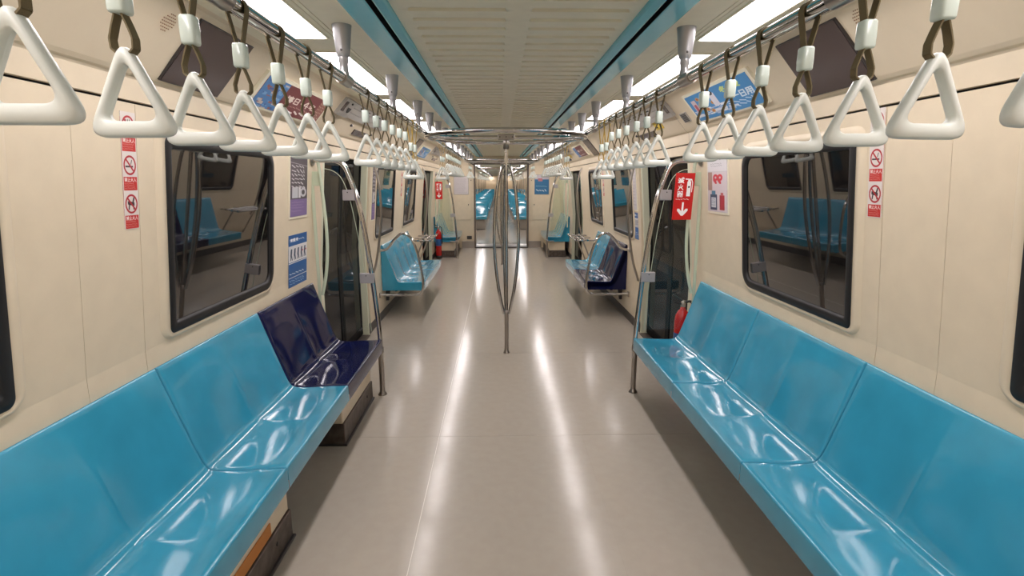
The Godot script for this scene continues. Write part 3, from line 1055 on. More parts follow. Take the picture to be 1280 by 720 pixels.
func ribbon(st: SurfaceTool, pts: Array, width: float, thick: float) -> void:      # webbing: a flat band whose width runs along the car
	for i in pts.size() - 1:
		var a: Vector3 = pts[i]
		var b: Vector3 = pts[i + 1]
		var d := (b - a).normalized()
		var w := Vector3(0, 0, width / 2)
		var n := d.cross(Vector3.BACK).normalized() * thick / 2
		quad(st, a - w + n, a + w + n, b + w + n, b - w + n)
		quad(st, b - w - n, b + w - n, a + w - n, a - w - n)
		quad(st, a + w + n, a + w - n, b + w - n, b + w + n)
		quad(st, a - w - n, a - w + n, b - w + n, b - w - n)

func make_strap(drop: float, yellow: bool) -> Node3D:
	# origin on the rail's axis; the ring hangs below
	var key := "strap_%d" % int(drop * 1000)
	if not shapes.has(key):
		var st := begin()
		var pts := []
		pts.append(Vector3(-0.006, -0.084 - drop, 0))
		pts.append(Vector3(-0.022, -0.010, 0))
		for k in 9:
			var a := PI - PI * k / 8.0
			pts.append(Vector3(cos(a) * 0.0225, sin(a) * 0.0225, 0))
		pts.append(Vector3(0.022, -0.010, 0))
		pts.append(Vector3(0.006, -0.084 - drop, 0))
		ribbon(st, pts, 0.022, 0.0028)
		shapes[key] = done(st)
		st = begin()
		var low := []
		for q in [[-0.004, -0.131], [-0.012, -0.152], [-0.0185, -0.172], [-0.0175, -0.188], [-0.006, -0.199], [0.006, -0.199], [0.0175, -0.188], [0.0185, -0.172], [0.012, -0.152], [0.004, -0.131]]:
			low.append(Vector3(q[0], q[1] - drop, 0))
		ribbon(st, low, 0.019, 0.0028)
		shapes[key + "_low"] = done(st)
		st = begin()
		st.set_smooth_group(0)
		var rows := [[-0.0, 0.6], [0.0015, 0.9], [0.005, 1.0], [0.028, 1.03], [0.051, 1.0], [0.0545, 0.9], [0.056, 0.6]]
		for i in rows.size() + 1:
			for k in 20:
				var v := []
				for q in [[i - 1, k], [i - 1, k + 1], [i, k + 1], [i, k]]:
					var rw: Array = rows[clamp(q[0], 0, rows.size() - 1)]
					var w: float = 0.0 if q[0] < 0 or q[0] >= rows.size() else rw[1]
					var an: float = TAU * q[1] / 20.0
					v.append(Vector3(sign(cos(an)) * pow(abs(cos(an)), 0.45) * 0.0148 * w, -0.135 - drop + rw[0], sign(sin(an)) * pow(abs(sin(an)), 0.45) * 0.016 * w))
				quad(st, v[0], v[3], v[2], v[1])
		shapes[key + "_sleeve"] = done(st)
		st = begin()
		var o := Vector3(0, -0.177 - drop, 0)
		var outer := bend([o + Vector3(0, 0.008, 0), o + Vector3(0.0765, -0.151, 0), o + Vector3(-0.0765, -0.151, 0)], 0.034, 7, true)
		var inner := bend([o + Vector3(0, -0.025, 0), o + Vector3(0.048, -0.1235, 0), o + Vector3(-0.048, -0.1235, 0)], 0.026, 7, true)
		st.set_smooth_group(0)
		var cnt := outer.size()
		var sec := 12
		for i in cnt:
			var i2 := (i + 1) % cnt
			for k in sec:
				var v := []
				for q in [[i, k], [i, k + 1], [i2, k + 1], [i2, k]]:
					var an: float = TAU * q[1] / sec
					var c: float = sign(cos(an)) * pow(abs(cos(an)), 0.65)
					var e: float = sign(sin(an)) * pow(abs(sin(an)), 0.65)
					v.append(outer[q[0]].lerp(inner[q[0]], 0.5 + 0.5 * c) + Vector3(0, 0, 0.0135 * e))
				quad(st, v[0], v[1], v[2], v[3])
		shapes[key + "_ring"] = done(st)
	var t := Node3D.new()
	part("webbing", shapes[key], M.yellow_webbing if yellow else M.olive_webbing, t)
	part("lower_webbing", shapes[key + "_low"], M.yellow_webbing if yellow else M.olive_webbing, t)
	part("sleeve", shapes[key + "_sleeve"], M.sleeve_white, t)
	part("ring", shapes[key + "_ring"], M.ring_white, t)
	return t

const ORDINAL := ["first", "second", "third", "fourth", "fifth", "sixth", "seventh", "eighth", "ninth", "tenth", "eleventh", "twelfth"]

func straps_on(s: float, Zs: Array, label: String, group: String, yellow := false, drop := 0.0, sd := 1) -> void:
	var r := RandomNumberGenerator.new()
	r.seed = sd
	var proto := make_strap(drop, yellow)
	for k in Zs.size():
		var t: Node3D = proto if k == 0 else proto.duplicate()
		t.name = numbered("hand_strap")
		add_child(t)
		t.position = P(s * 0.68, 2.0, Zs[k])
		t.rotation = Vector3(r.randf_range(-0.015, 0.015), r.randf_range(-0.06, 0.06), r.randf_range(-0.012, 0.012))
		tag(t, label % ORDINAL[k] if "%s" in label else label, "hand strap", group)

# ------------------------------------------------------------------ bench ends
func bench_end(s: float, Z: float, where: String, glass: String) -> void:
	var t := thing("stanchion", "curving steel grab pole " + where, "grab pole", P(s * 0.955, 0, Z))
	var o := Vector3(s * 0.955, 0, -Z)
	var pts := []
	for q in [[0.965, 0.03], [0.963, 0.2], [0.963, 0.44], [0.99, 0.8], [1.018, 1.08], [1.046, 1.30], [1.078, 1.48], [1.112, 1.60]]:
		pts.append(P(s * q[0], q[1], Z) - o)
	pts = smooth_path(pts, 4)
	var head := bend([P(s * 1.112, 1.60, Z) - o, P(s * 1.165, 1.745, Z) - o, P(s * 1.395, 1.75, Z) - o], 0.11, 8)
	head.remove_at(0)
	pts.append_array(head)
	part("tube", tube_mesh(pts, 0.0185, 14), M.chrome, t)
	part("foot", lathe_mesh([Vector2(0.0, 0.0), Vector2(0.034, 0.0), Vector2(0.034, 0.006), Vector2(0.022, 0.022), Vector2(0.0205, 0.05), Vector2(0.0205, 0.33), Vector2(0.023, 0.335), Vector2(0.023, 0.38), Vector2(0.0165, 0.385)], 16), M.steel, t, Vector3(s * 0.009, 0, 0))
	var fl := part("wall_flange", lathe_mesh([Vector2(0, 0.014), Vector2(0.02, 0.014), Vector2(0.04, 0.008), Vector2(0.042, 0.0), Vector2(0, 0)], 16), M.steel, t, P(s * (wx(1.75) - 0.001), 1.75, Z) - o)
	fl.rotation.z = s * PI / 2
	part("seat_bracket", box_mesh(P(s * 1.03, 0.345, Z - 0.02) - o, Vector3(0.15, 0.03, 0.03), 0.003), M.steel, t)
	# glass screen between pole and wall, with a hand hole next to the wall
	var g := thing("glass_screen", "clear green-edged glass screen " + where if glass == "clear_glass" else "green tinted glass screen " + where, "glass screen", P(s * 1.2, 0.47, Z))
	var go := Vector3(s * 1.2, 0.47, -Z)
	var edge := [[1.025, 0.50], [1.045, 0.8], [1.072, 1.08], [1.1, 1.30], [1.132, 1.48], [1.158, 1.57], [1.19, 1.635], [1.24, 1.675], [1.30, 1.69], [1.335, 1.69]]
	var inner := [[1.335, 1.69], [1.330, 1.62], [1.318, 1.45], [1.310, 1.25], [1.316, 1.08], [1.336, 0.92], [1.36, 0.80], [1.36, 0.76], [1.32, 0.62], [1.29, 0.50]]
	var poly := PackedVector2Array()
	for q in edge + inner.slice(1):
		poly.append(Vector2(q[0], q[1]))
	var idx := Geometry2D.triangulate_polygon(poly)
	var st := begin()
	for k in range(0, idx.size(), 3):
		tri(st, P(s * poly[idx[k]].x, poly[idx[k]].y, Z) - go, P(s * poly[idx[k + 1]].x, poly[idx[k + 1]].y, Z) - go, P(s * poly[idx[k + 2]].x, poly[idx[k + 2]].y, Z) - go)
	part("pane", done(st), M[glass], g)
	var e1 := []
	for q in edge.slice(0, 9):
		e1.append(P(s * q[0], q[1], Z) - go)
	part("outer_edge", tube_mesh(smooth_path(e1, 3), 0.0022, 6), M.glass_edge, g)
	var e2 := []
	for q in [[1.345, 1.80], [1.335, 1.69], [1.330, 1.62], [1.318, 1.45], [1.310, 1.25], [1.316, 1.08], [1.336, 0.92], [1.37, 0.78]]:
		e2.append(P(s * q[0], q[1], Z) - go)
	var st2 := begin()
	add_tube(st2, smooth_path(e2, 3), 0.012, 8, false, 1.0)
	part("curved_edge_strip", done(st2), M.glass_edge, g)
	st = begin()
	add_box(st, P(s * 1.393, 1.14, Z + 0.01) - go, Vector3(0.022, 1.0, 0.012), 0.003)
	add_box(st, P(s * 1.36, 1.62, Z + 0.01) - go, Vector3(0.06, 0.1, 0.014), 0.003)
	part("wall_edge_strip", done(st), M.glass_edge, g)
	for c in [[1.135, 1.505, 0.085, 0.075], [1.035, 0.905, 0.105, 0.075]]:
		part("clamp", box_mesh(P(s * c[0], c[1], Z - 0.004) - go, Vector3(c[2], c[3], 0.03), 0.004), M.clamp_grey, g)
		part("clamp_bolt", box_mesh(P(s * (c[0] + 0.005), c[1] + 0.02, Z - 0.021) - go, Vector3(0.008, 0.008, 0.006), 0.002), M.dark_grey, g)

func bowed_bar(s: float, Z: float, where: String) -> void:
	var t := thing("grab_bar", "slim bowed grab bar " + where, "grab bar", P(s * 1.4, 0.85, Z))
	var o := Vector3(s * 1.4, 0.85, -Z)
	var pts := smooth_path([P(s * 1.365, 1.82, Z) - o, P(s * 1.335, 1.72, Z) - o, P(s * 1.305, 1.5, Z) - o, P(s * 1.30, 1.25, Z) - o, P(s * 1.335, 0.98, Z) - o, P(s * 1.38, 0.74, Z) - o, P(s * 1.44, 0.56, Z) - o], 5)
	part("bar", tube_mesh(pts, 0.013, 10), M.steel, t)
	part("mount", box_mesh(P(s * 1.385, 1.825, Z) - o, Vector3(0.04, 0.03, 0.03), 0.004), M.steel, t)
	part("mount", box_mesh(P(s * 1.44, 0.555, Z) - o, Vector3(0.02, 0.03, 0.03), 0.004), M.steel, t)

func armrest_hoop(s: float, Z: float, where: String) -> void:
	var t := thing("armrest_hoop", "curved steel armrest hoop of the " + where, "armrest", P(s * 1.2, 0.3, Z))
	var o := Vector3(s * 1.2, 0.3, -Z)
	var arch := smooth_path([P(s * 1.44, 0.83, Z) - o, P(s * 1.34, 0.845, Z) - o, P(s * 1.26, 0.945, Z) - o, P(s * 1.17, 1.02, Z) - o, P(s * 1.085, 0.99, Z) - o, P(s * 1.02, 0.87, Z) - o, P(s * 0.965, 0.63, Z) - o, P(s * 0.945, 0.42, Z) - o, P(s * 0.975, 0.335, Z) - o, P(s * 1.05, 0.31, Z) - o, P(s * 1.44, 0.31, Z) - o], 5)
	part("tube", tube_mesh(arch, 0.0155, 12), M.chrome, t)
	for y in [0.83, 0.31]:
		part("wall_mount", box_mesh(P(s * 1.442, y, Z) - o, Vector3(0.016, 0.06, 0.06), 0.004), M.steel, t)

func side_rack(s: float, Z0: float, Z1: float, where: String) -> void:
	var t := thing("leaning_rack", "low steel tube rack on struts " + where, "rack", P(s * 1.28, 0.7, (Z0 + Z1) / 2))
	var l := (Z1 - Z0) / 2
	for x in [-0.14, -0.05, 0.04]:
		part("bar", tube_mesh([Vector3(s * x, 0, l), Vector3(s * x, 0, -l)], 0.016, 10), M.chrome, t)
	for z in [-l * 0.8, 0.0, l * 0.8]:
		part("cross_bar", tube_mesh([Vector3(s * -0.15, -0.012, z), Vector3(s * 0.165, -0.012, z)], 0.012, 8), M.steel, t)
	for z in [-l * 0.8, l * 0.8]:
		part("strut", tube_mesh([Vector3(s * -0.02, -0.02, z), Vector3(s * 0.16, -0.45, z)], 0.012, 8), M.steel, t)

func centre_pole(Z: float, label: String) -> void:
	var t := thing("grab_pole", label, "grab pole", P(0, 0, Z))
	part("foot_sleeve", lathe_mesh([Vector2(0, 0), Vector2(0.03, 0), Vector2(0.03, 0.006), Vector2(0.021, 0.02), Vector2(0.0195, 0.04), Vector2(0.0195, 0.36), Vector2(0.021, 0.37), Vector2(0.0215, 0.41), Vector2(0.016, 0.415)], 16), M.steel, t)
	part("post", tube_mesh([Vector3(0, 0.3, 0), Vector3(0, 1.0, 0), Vector3(0, 1.96, 0)], 0.0155, 14), M.chrome, t)
	for k in 3:
		var a := deg_to_rad([8.0, 172.0, 262.0][k])
		var d := Vector3(cos(a), 0, sin(a))
		var pts := smooth_path([Vector3(0, 0.385, 0) + d * 0.022, Vector3(0, 0.42, 0) + d * 0.034, Vector3(0, 0.62, 0) + d * 0.072, Vector3(0, 0.86, 0) + d * 0.100, Vector3(0, 1.1, 0) + d * 0.112, Vector3(0, 1.34, 0) + d * 0.102, Vector3(0, 1.55, 0) + d * 0.080, Vector3(0, 1.68, 0) + d * 0.054, Vector3(0, 1.735, 0) + d * 0.03, Vector3(0, 1.752, 0) + d * 0.012], 4)
		part("bowed_bar", tube_mesh(pts, 0.0145, 12), M.chrome, t)
	var ring := []
	for k in 64:
		var a := TAU * k / 64
		ring.append(Vector3(cos(a) * 0.70, 1.985, sin(a) * 0.70))
	part("ring", tube_mesh(ring, 0.021, 12, true), M.chrome, t)
	part("cross_bar", tube_mesh([Vector3(-0.69, 1.985, 0), Vector3(0, 1.985, 0), Vector3(0.69, 1.985, 0)], 0.017, 12), M.chrome, t)
	part("hub_plate", box_mesh(Vector3(0, 1.985, 0.01), Vector3(0.15, 0.05, 0.05), 0.008), M.steel, t)
	part("collar", lathe_mesh([Vector2(0.0165, 1.88), Vector2(0.026, 1.885), Vector2(0.026, 1.96), Vector2(0.018, 1.975)], 16), M.steel, t)
	for x in [-0.055, 0.0, 0.055]:
		part("bolt", box_mesh(Vector3(x, 1.985, 0.037), Vector3(0.01, 0.01, 0.006), 0.002), M.dark_grey, t)
	for e in [-1, 1]:
		for z in [-1, 1]:
			var b := Vector3(e * 0.48, 1.985, z * 0.51)
			part("ring_bolt", lathe_mesh([Vector2(0, -0.024), Vector2(0.007, -0.024), Vector2(0.008, -0.018)], 8), M.dark_grey, t, b)

# ------------------------------------------------------------------ things on walls
func wall_plate(s: float, Z0: float, Z1: float, y0: float, y1: float, thick: float, face: Material, t: Node3D, called: String, o: Vector3, lift := 0.0) -> void:
	var st := begin()
	var a := Z0 if s < 0 else Z1
	var b := Z1 if s < 0 else Z0
	quad_uv(st, W(s, a, y1, thick + lift) - o, W(s, b, y1, thick + lift) - o, W(s, b, y0, thick + lift) - o, W(s, a, y0, thick + lift) - o)
	for q in [[a, y1, b, y1], [b, y1, b, y0], [b, y0, a, y0], [a, y0, a, y1]]:
		quad_uv(st, W(s, q[0], q[1], lift) - o, W(s, q[2], q[3], lift) - o, W(s, q[2], q[3], thick + lift) - o, W(s, q[0], q[1], thick + lift) - o)
	part(called, done(st), face, t)

func wall_print(s: float, Z0: float, Z1: float, y0: float, y1: float, face: Material, called: String, label: String, category: String, framed := true, group := "") -> void:
	var o := W(s, (Z0 + Z1) / 2, y0)
	var t := thing(called, label, category, o, group)
	if framed:
		wall_plate(s, Z0 - 0.014, Z1 + 0.014, y0 - 0.014, y1 + 0.014, 0.006, M.cream_ceiling, t, "frame", o)
		wall_plate(s, Z0, Z1, y0, y1, 0.002, face, t, "sheet", o, 0.006)
	else:
		wall_plate(s, Z0, Z1, y0, y1, 0.002, face, t, "sheet", o)

func cove_plate(s: float, Z0: float, Z1: float, k0: float, k1: float, thick: float, face: Material, t: Node3D, called: String, o: Vector3, lift := 0.0) -> void:
	var st := begin()
	var a := Z0 if s < 0 else Z1
	var b := Z1 if s < 0 else Z0
	quad_uv(st, C(s, a, k1, thick + lift) - o, C(s, b, k1, thick + lift) - o, C(s, b, k0, thick + lift) - o, C(s, a, k0, thick + lift) - o)
	for q in [[a, k1, b, k1], [b, k1, b, k0], [b, k0, a, k0], [a, k0, a, k1]]:
		quad_uv(st, C(s, q[0], q[1], lift - 0.004) - o, C(s, q[2], q[3], lift - 0.004) - o, C(s, q[2], q[3], thick + lift) - o, C(s, q[0], q[1], thick + lift) - o)
	part(called, done(st), face, t)

func cove_screen(s: float, Z0: float, label: String) -> void:
	var o := C(s, Z0 + 0.21, 0.0)
	var t := thing("display_panel", label, "display panel", o, "")
	cove_plate(s, Z0, Z0 + 0.425, 0.03, 0.97, 0.006, M.dark_grey, t, "bezel", o)
	cove_plate(s, Z0 + 0.006, Z0 + 0.419, 0.045, 0.955, 0.002, M.brown_glass, t, "screen", o, 0.006)

func cove_advert(s: float, Z0: float, Z1: float, k0: float, k1: float, face: Material, label: String) -> void:
	var o := C(s, (Z0 + Z1) / 2, 0.0)
	var t := thing("advertisement", label, "poster", o)
	cove_plate(s, Z0 - 0.03, Z1 + 0.03, k0 - 0.04, k1 + 0.06, 0.012, M.cream_ceiling, t, "frame", o)
	cove_plate(s, Z0, Z1, k0, k1, 0.002, face, t, "sheet", o, 0.012)

func speaker_holes(s: float, Z: float, k: float, label: String) -> void:
	var o := C(s, Z, k)
	var t := thing("speaker_grille", label, "speaker", o)
	var ax := (C(s, Z, k + 0.1) - C(s, Z, k)).normalized()
	var n := (C(s, Z, k, 0.01) - C(s, Z, k)).normalized()
	var st := begin()
	for i in range(-3, 4):
		for j in range(-3, 4):
			if i * i + j * j <= 11:
				add_box(st, ax * i * 0.0105 + Vector3(0, 0, j * 0.0105) + n * 0.0004, Vector3(0.003, 0.003, 0.003), 0.0, Basis(ax, n, ax.cross(n)))
	part("holes", done(st), M.hole_brown, t).set_meta("kind", "stuff")

func door_header_panel(s: float, Z0: float, where: String) -> void:
	# grey door-engine cover with grooves, indicator and a yellow sticker on the cove above a doorway
	var o := C(s, Z0, 0.0)
	var t := thing("door_engine_cover", "grey grooved cover above the doorway " + where, "cover panel", o)
	for k in 3:
		cove_plate(s, Z0 + 0.26, Z0 + 1.46, 0.55 + 0.15 * k, 0.69 + 0.15 * k, 0.018, M.plastic_grey, t, "slat", o)
	cove_plate(s, Z0, Z0 + 0.25, 0.52, 1.0, 0.02, M.plastic_grey, t, "end_box", o)
	cove_plate(s, Z0 + 0.012, Z0 + 0.075, 0.66, 0.93, 0.003, M.brown_glass, t, "end_label", o, 0.02)
	cove_plate(s, Z0 + 0.72, Z0 + 1.2, 0.13, 0.3, 0.008, M.brown_glass, t, "display_strip", o)
	for j in 5:
		cove_plate(s, Z0 + 0.42 + 0.2 * j, Z0 + 0.53 + 0.2 * j, 0.905, 0.935, 0.003, M.slot_black, t, "slot", o, 0.018)
	var ax := (C(s, Z0, 0.6) - C(s, Z0, 0.5)).normalized()
	var nn := (C(s, Z0, 0.5, 0.01) - C(s, Z0, 0.5)).normalized()
	var st := begin()
	var fan := []
	for j in 9:
		var an := PI * j / 8.0
		fan.append(C(s, Z0 + 0.17, 0.80, 0.0235) - o + Vector3(0, 0, cos(an) * 0.042) - ax * sin(an) * 0.042)
	for j in range(1, 8):
		tri(st, fan[0], fan[j], fan[j + 1])
		tri(st, fan[0] - nn * 0.003, fan[j + 1] - nn * 0.003, fan[j] - nn * 0.003)
	part("indicator", done(st), M.black_rubber, t)
	part("screw", box_mesh(C(s, Z0 + 0.16, 0.92, 0.021) - o, Vector3(0.016, 0.016, 0.02), 0.005), M.black_rubber, t)
	part("lock", box_mesh(C(s, Z0 + 0.56, 0.37, 0.002) - o, Vector3(0.02, 0.02, 0.024), 0.005), M.dark_grey, t)
	part("lock", box_mesh(C(s, Z0 + 1.3, 0.3, 0.002) - o, Vector3(0.02, 0.02, 0.024), 0.005), M.dark_grey, t)
	if s > 0:
		cove_plate(s, Z0 + 0.42, Z0 + 0.62, 0.28, 0.52, 0.002, M.yellow_sticker, t, "sticker", o)

func square_vent(s: float, Z0: float, label: String) -> void:
	var o := C(s, Z0, 0.25)
	var t := thing("air_vent", label, "vent", o)
	cove_plate(s, Z0, Z0 + 0.125, 0.24, 0.50, 0.005, M.plastic_grey, t, "frame", o)
	for j in 6:
		cove_plate(s, Z0 + 0.012, Z0 + 0.113, 0.265 + 0.037 * j, 0.285 + 0.037 * j, 0.002, M.dark_grey, t, "slot", o, 0.005)

func extinguisher(at: Vector3, label: String) -> void:
	var t := thing("fire_extinguisher", label, "fire extinguisher", at)
	part("cylinder", lathe_mesh([Vector2(0, 0.0), Vector2(0.055, 0.0), Vector2(0.06, 0.01), Vector2(0.06, 0.5), Vector2(0.054, 0.54), Vector2(0.036, 0.575), Vector2(0.02, 0.59), Vector2(0.018, 0.61), Vector2(0, 0.61)], 20), M.extinguisher_red, t)
	part("label_band", lathe_mesh([Vector2(0.0606, 0.26), Vector2(0.0606, 0.40)], 20), M.label_blue, t)
	part("base_ring", lathe_mesh([Vector2(0, 0.0005), Vector2(0.062, 0.0), Vector2(0.062, 0.05), Vector2(0.06, 0.055)], 20), M.dark_grey, t)
	part("valve", lathe_mesh([Vector2(0, 0.60), Vector2(0.017, 0.60), Vector2(0.02, 0.62), Vector2(0.016, 0.66), Vector2(0, 0.665)], 12), M.steel, t)
	part("lever", tube_mesh(bend([Vector3(0.02, 0.645, 0), Vector3(-0.03, 0.67, 0), Vector3(-0.085, 0.705, 0.0)], 0.02, 4), 0.009, 8), M.black_rubber, t)
	part("handle", tube_mesh([Vector3(0.0, 0.63, 0), Vector3(-0.075, 0.645, 0.0)], 0.008, 8), M.black_rubber, t)
	part("hose", tube_mesh(smooth_path([Vector3(0.01, 0.64, 0.0), Vector3(0.05, 0.655, 0.02), Vector3(0.078, 0.60, 0.02), Vector3(0.076, 0.45, 0.02), Vector3(0.074, 0.30, 0.015)], 5), 0.010, 8), M.black_rubber, t)

func hung_sign(s: float, Z: float, x0: float, x1: float, y0: float, y1: float, lean: float, face: Material, label: String) -> void:
	var c := Vector3(s * (x0 + x1) / 2, y0, -Z)
	var t := thing("sign_board", label, "sign", c)
	var w := (x1 - x0) / 2
	var st := begin()
	var h := y1 - y0
	var v := [Vector3(-w + lean, h, 0.006), Vector3(w + lean, h, 0.006), Vector3(w, 0, 0.006), Vector3(-w, 0, 0.006)]
	quad_uv(st, v[0], v[1], v[2], v[3])
	part("face", done(st), face, t)
	st = begin()
	for i in 4:
		var j := (i + 1) % 4
		quad(st, v[i], v[j], v[j] - Vector3(0, 0, 0.004), v[i] - Vector3(0, 0, 0.004))
	quad(st, v[3] - Vector3(0, 0, 0.004), v[2] - Vector3(0, 0, 0.004), v[1] - Vector3(0, 0, 0.004), v[0] - Vector3(0, 0, 0.004))
	part("backing", done(st), M.sign_red, t)

# ------------------------------------------------------------------ the scene
func _ready() -> void:
	make_light_and_camera()
	make_materials()
	make_prints()
	for k in range(-3, 8):
		for s in [-1.0, 1.0]:
			ceiling_lamp(s, 1.24 + 1.5 * k)
	floor_and_shell()
	side_wall(-1.0, 1)
	side_wall(1.0, 5)
	end_walls()
	next_car()
	for k in range(0, 13):
		for s in [-1.0, 1.0]:
			ceiling_lamp(s, 15.2 + 2.8 * k + (2.8 * (k - 7) if k > 7 else 0.0), true)

	# benches of the near section
	var bench := "seats of the bench under the prohibition stickers and priority seat sign"
	seat(-1, 3.02, "navy_seat", "navy blue double seat at the bench end beside the glass screen", bench)
	seat(-1, 2.09, "sky_blue_seat", "light blue double seat next to the navy seat of the same bench", bench)
	seat(-1, 1.16, "sky_blue_seat", "light blue double seat two places from the bench-end navy seat", bench)
	seat(-1, 0.23, "sky_blue_seat", "light blue double seat three places from the bench-end navy seat", bench)
	bench = "seats of the all light blue bench by the red sign"
	seat(1, 3.02, "sky_blue_seat", "light blue double seat at the bench end beside the red extinguisher sign", bench)
	seat(1, 2.09, "sky_blue_seat", "light blue double seat, second from the red extinguisher sign", bench)
	seat(1, 1.16, "sky_blue_seat", "light blue double seat, third from the red extinguisher sign", bench)
	seat(1, 0.23, "sky_blue_seat", "light blue double seat, fourth from the red extinguisher sign", bench)
	locker(-1, 3.13, 3.88, "cream box with steel kick plate under the bench-end navy seat")
	locker(-1, 1.0, 2.26, "cream box with steel kick plate and orange board under light blue seats", true)
	# benches between the two doorways
	bench = "seats inside the armrest hoops between the doorways"
	seat(-1, 6.34, "sky_blue_seat", "light blue double seat framed by the armrest hoop of the all-blue pair", bench, 0.925, true)
	seat(-1, 7.27, "sky_blue_seat", "light blue double seat behind the hoop-framed seat of the all-blue pair", bench)
	seat(1, 6.34, "navy_seat", "navy blue double seat framed by a steel armrest hoop", bench, 0.925, true)
	seat(1, 7.27, "sky_blue_seat", "light blue double seat adjoining the navy seat with the armrest hoop", bench)
	# benches against the gangway wall
	bench = "seats against the gangway wall"
	for k in 2:
		seat(-1, 11.62 + 0.78 * k, "sky_blue_seat", "light blue seat behind the green glass screen, on the extinguisher side" if k == 0 else "light blue seat in the corner by the white rules sheet", bench, 0.775, k == 0)
		seat(1, 11.62 + 0.78 * k, "sky_blue_seat", "light blue seat behind the green glass screen, on the blue notice side" if k == 0 else "light blue seat in the corner by the blue notice", bench, 0.775, k == 0)
	locker(-1, 11.66, 13.2, "cream and steel box under the corner bench by the rules sheet")
	locker(1, 11.66, 13.2, "cream and steel box under the corner bench by the blue notice")
	# benches of the car beyond the gangway
	for k in 7:
		for row in 3:
			for s in [-1.0, 1.0]:
				cross_seat(s, 18.45 + PITCH * k + 1.25 * row)

	# bench ends, poles and bars
	bench_end(-1, 3.96, "at the end of the bench with the navy seat", "clear_glass")
	bench_end(1, 3.96, "at the end of the bench with the red sign", "clear_glass")
	bench_end(-1, 11.58, "before the corner bench with the rules sheet", "green_glass")
	bench_end(1, 11.58, "before the corner bench with the blue notice", "green_glass")
	bench_end(-1, 22.1, "in the car beyond, in line with the rules sheet", "green_glass")
	bench_end(1, 22.1, "in the car beyond, in line with the blue notice", "green_glass")
	bowed_bar(-1, 5.78, "past the doorway, on the navy bench-end side")
	bowed_bar(1, 5.78, "past the doorway on the side of the red sign")
	bowed_bar(-1, 9.6, "before the second doorway on the all-blue bench side")
	bowed_bar(1, 9.6, "before the second doorway on the navy hoop seat side")
	armrest_hoop(-1, 6.2, "all light blue seat pair between the doorways")
	armrest_hoop(1, 6.2, "navy and light blue seat pair between the doorways")
	side_rack(-1, 8.45, 9.45, "past the all-blue seat pair")
	side_rack(1, 8.45, 9.45, "past the navy and blue seat pair")
	centre_pole(4.97, "chrome centre pole with three bowed bars and an overhead ring, full view")
	centre_pole(16.6, "chrome centre pole standing in the car beyond the gangway")
	centre_pole(10.57, "chrome centre pole with overhead ring farther along, before the gangway")

	# overhead handrails with their straps
	var hang := [-2.7, -1.7, -0.7, 0.3, 1.28, 2.3, 3.32, 4.34, 5.06, 5.75, 6.45, 7.5, 8.5, 9.5, 10.3, 11.1, 12.1, 13.0]
	handrail(-1, REAR + 0.3, FRONT - 0.12, "long chrome handrail hung from the ceiling, over the bench with the navy end seat", hang, [-0.7, 1.28, 2.3, 4.34, 6.45, 8.5, 10.3])
	handrail(1, REAR + 0.3, FRONT - 0.12, "long chrome handrail hung from the ceiling, over the bench by the red sign", hang, [-0.7, 1.24, 2.26, 4.34, 6.45, 8.5, 10.3])
	var near_straps := [2.06, 1.83, 1.61, 1.39, 1.17, 0.965, 0.75, 0.53]
	var mid_straps := [2.62, 2.84, 3.05, 3.28, 3.5, 3.71]
	straps_on(-1, near_straps, "white triangular strap over light blue seats facing the red sign, %s from the cone hanger", "straps over the bench with the navy seat", false, 0.0, 5)
	straps_on(1, near_straps, "white triangular strap over the red sign's bench, %s from the cone hanger towards the stickers", "straps over the bench by the red sign", false, 0.0, 6)
	straps_on(-1, mid_straps, "white triangular strap over the navy seat, %s past the cone hanger", "straps over the navy seat", false, 0.0, 7)
	straps_on(1, mid_straps, "white triangular strap beside the red sign, %s past the cone hanger", "straps beside the red sign", false, 0.0, 8)
	straps_on(-1, [3.93, 4.12], "low yellow-webbed triangular strap by the navy seat, %s of two", "yellow straps by the navy seat", true, 0.055, 9)
	straps_on(1, [3.88, 4.07], "low yellow-webbed triangular strap by the red sign, %s of two", "yellow straps by the red sign", true, 0.055, 10)
	var far_straps := [6.7, 6.92, 7.14, 7.36, 7.7, 7.92, 8.14, 8.36, 8.7, 8.92]
	for s in [-1.0, 1.0]:
		var who := "the all-blue seat pair" if s < 0 else "the navy and blue seat pair"
		straps_on(s, [6.0, 6.2], "low yellow-webbed strap, %s of two, over " + who, "yellow straps over " + who, true, 0.055, 11 + int(s))
		straps_on(s, far_straps, "white strap, %s past the yellow ones, over " + who, "straps over " + who, false, 0.0, 14 + int(s))
	straps_on(-1, [11.7, 12.0, 12.3, 12.6], "small white triangular strap over the rules sheet corner bench, %s of four", "straps over the rules sheet corner", false, 0.0, 20)
	straps_on(1, [11.7, 12.0, 12.3, 12.6], "small white triangular strap over the blue notice corner bench, %s of four", "straps over the blue notice corner", false, 0.0, 21)
	var hang2 := []
	for k in 14:
		hang2.append(16.0 + 3.2 * k)
	handrail(-1, 15.2, 63.4, "chrome overhead handrail in the car beyond, on the all-blue pair side", hang2, [])
	handrail(1, 15.2, 63.4, "chrome overhead handrail in the car beyond, on the navy seat side", hang2, [])
	for s in [-1.0, 1.0]:
		var zz := []
		for k in 24:
			zz.append(17.5 + 0.62 * k + 1.3 * floor(k / 6.0))
		straps_on(s, zz, "tiny white triangular strap hanging in the car beyond the gangway", "straps of the next car", false, 0.0, 23 + int(s))

	# cove fittings
	cove_screen(-1, 2.155, "dark brown glass panel on the cove facing the red sign")
	cove_screen(1, 2.085, "dark brown glass panel on the cove on the red sign's side")
	cove_screen(-1, 7.76, "dark glass panel on the cove above the all-blue seat pair")
	cove_screen(1, 7.68, "dark glass panel on the cove above the navy and blue seat pair")
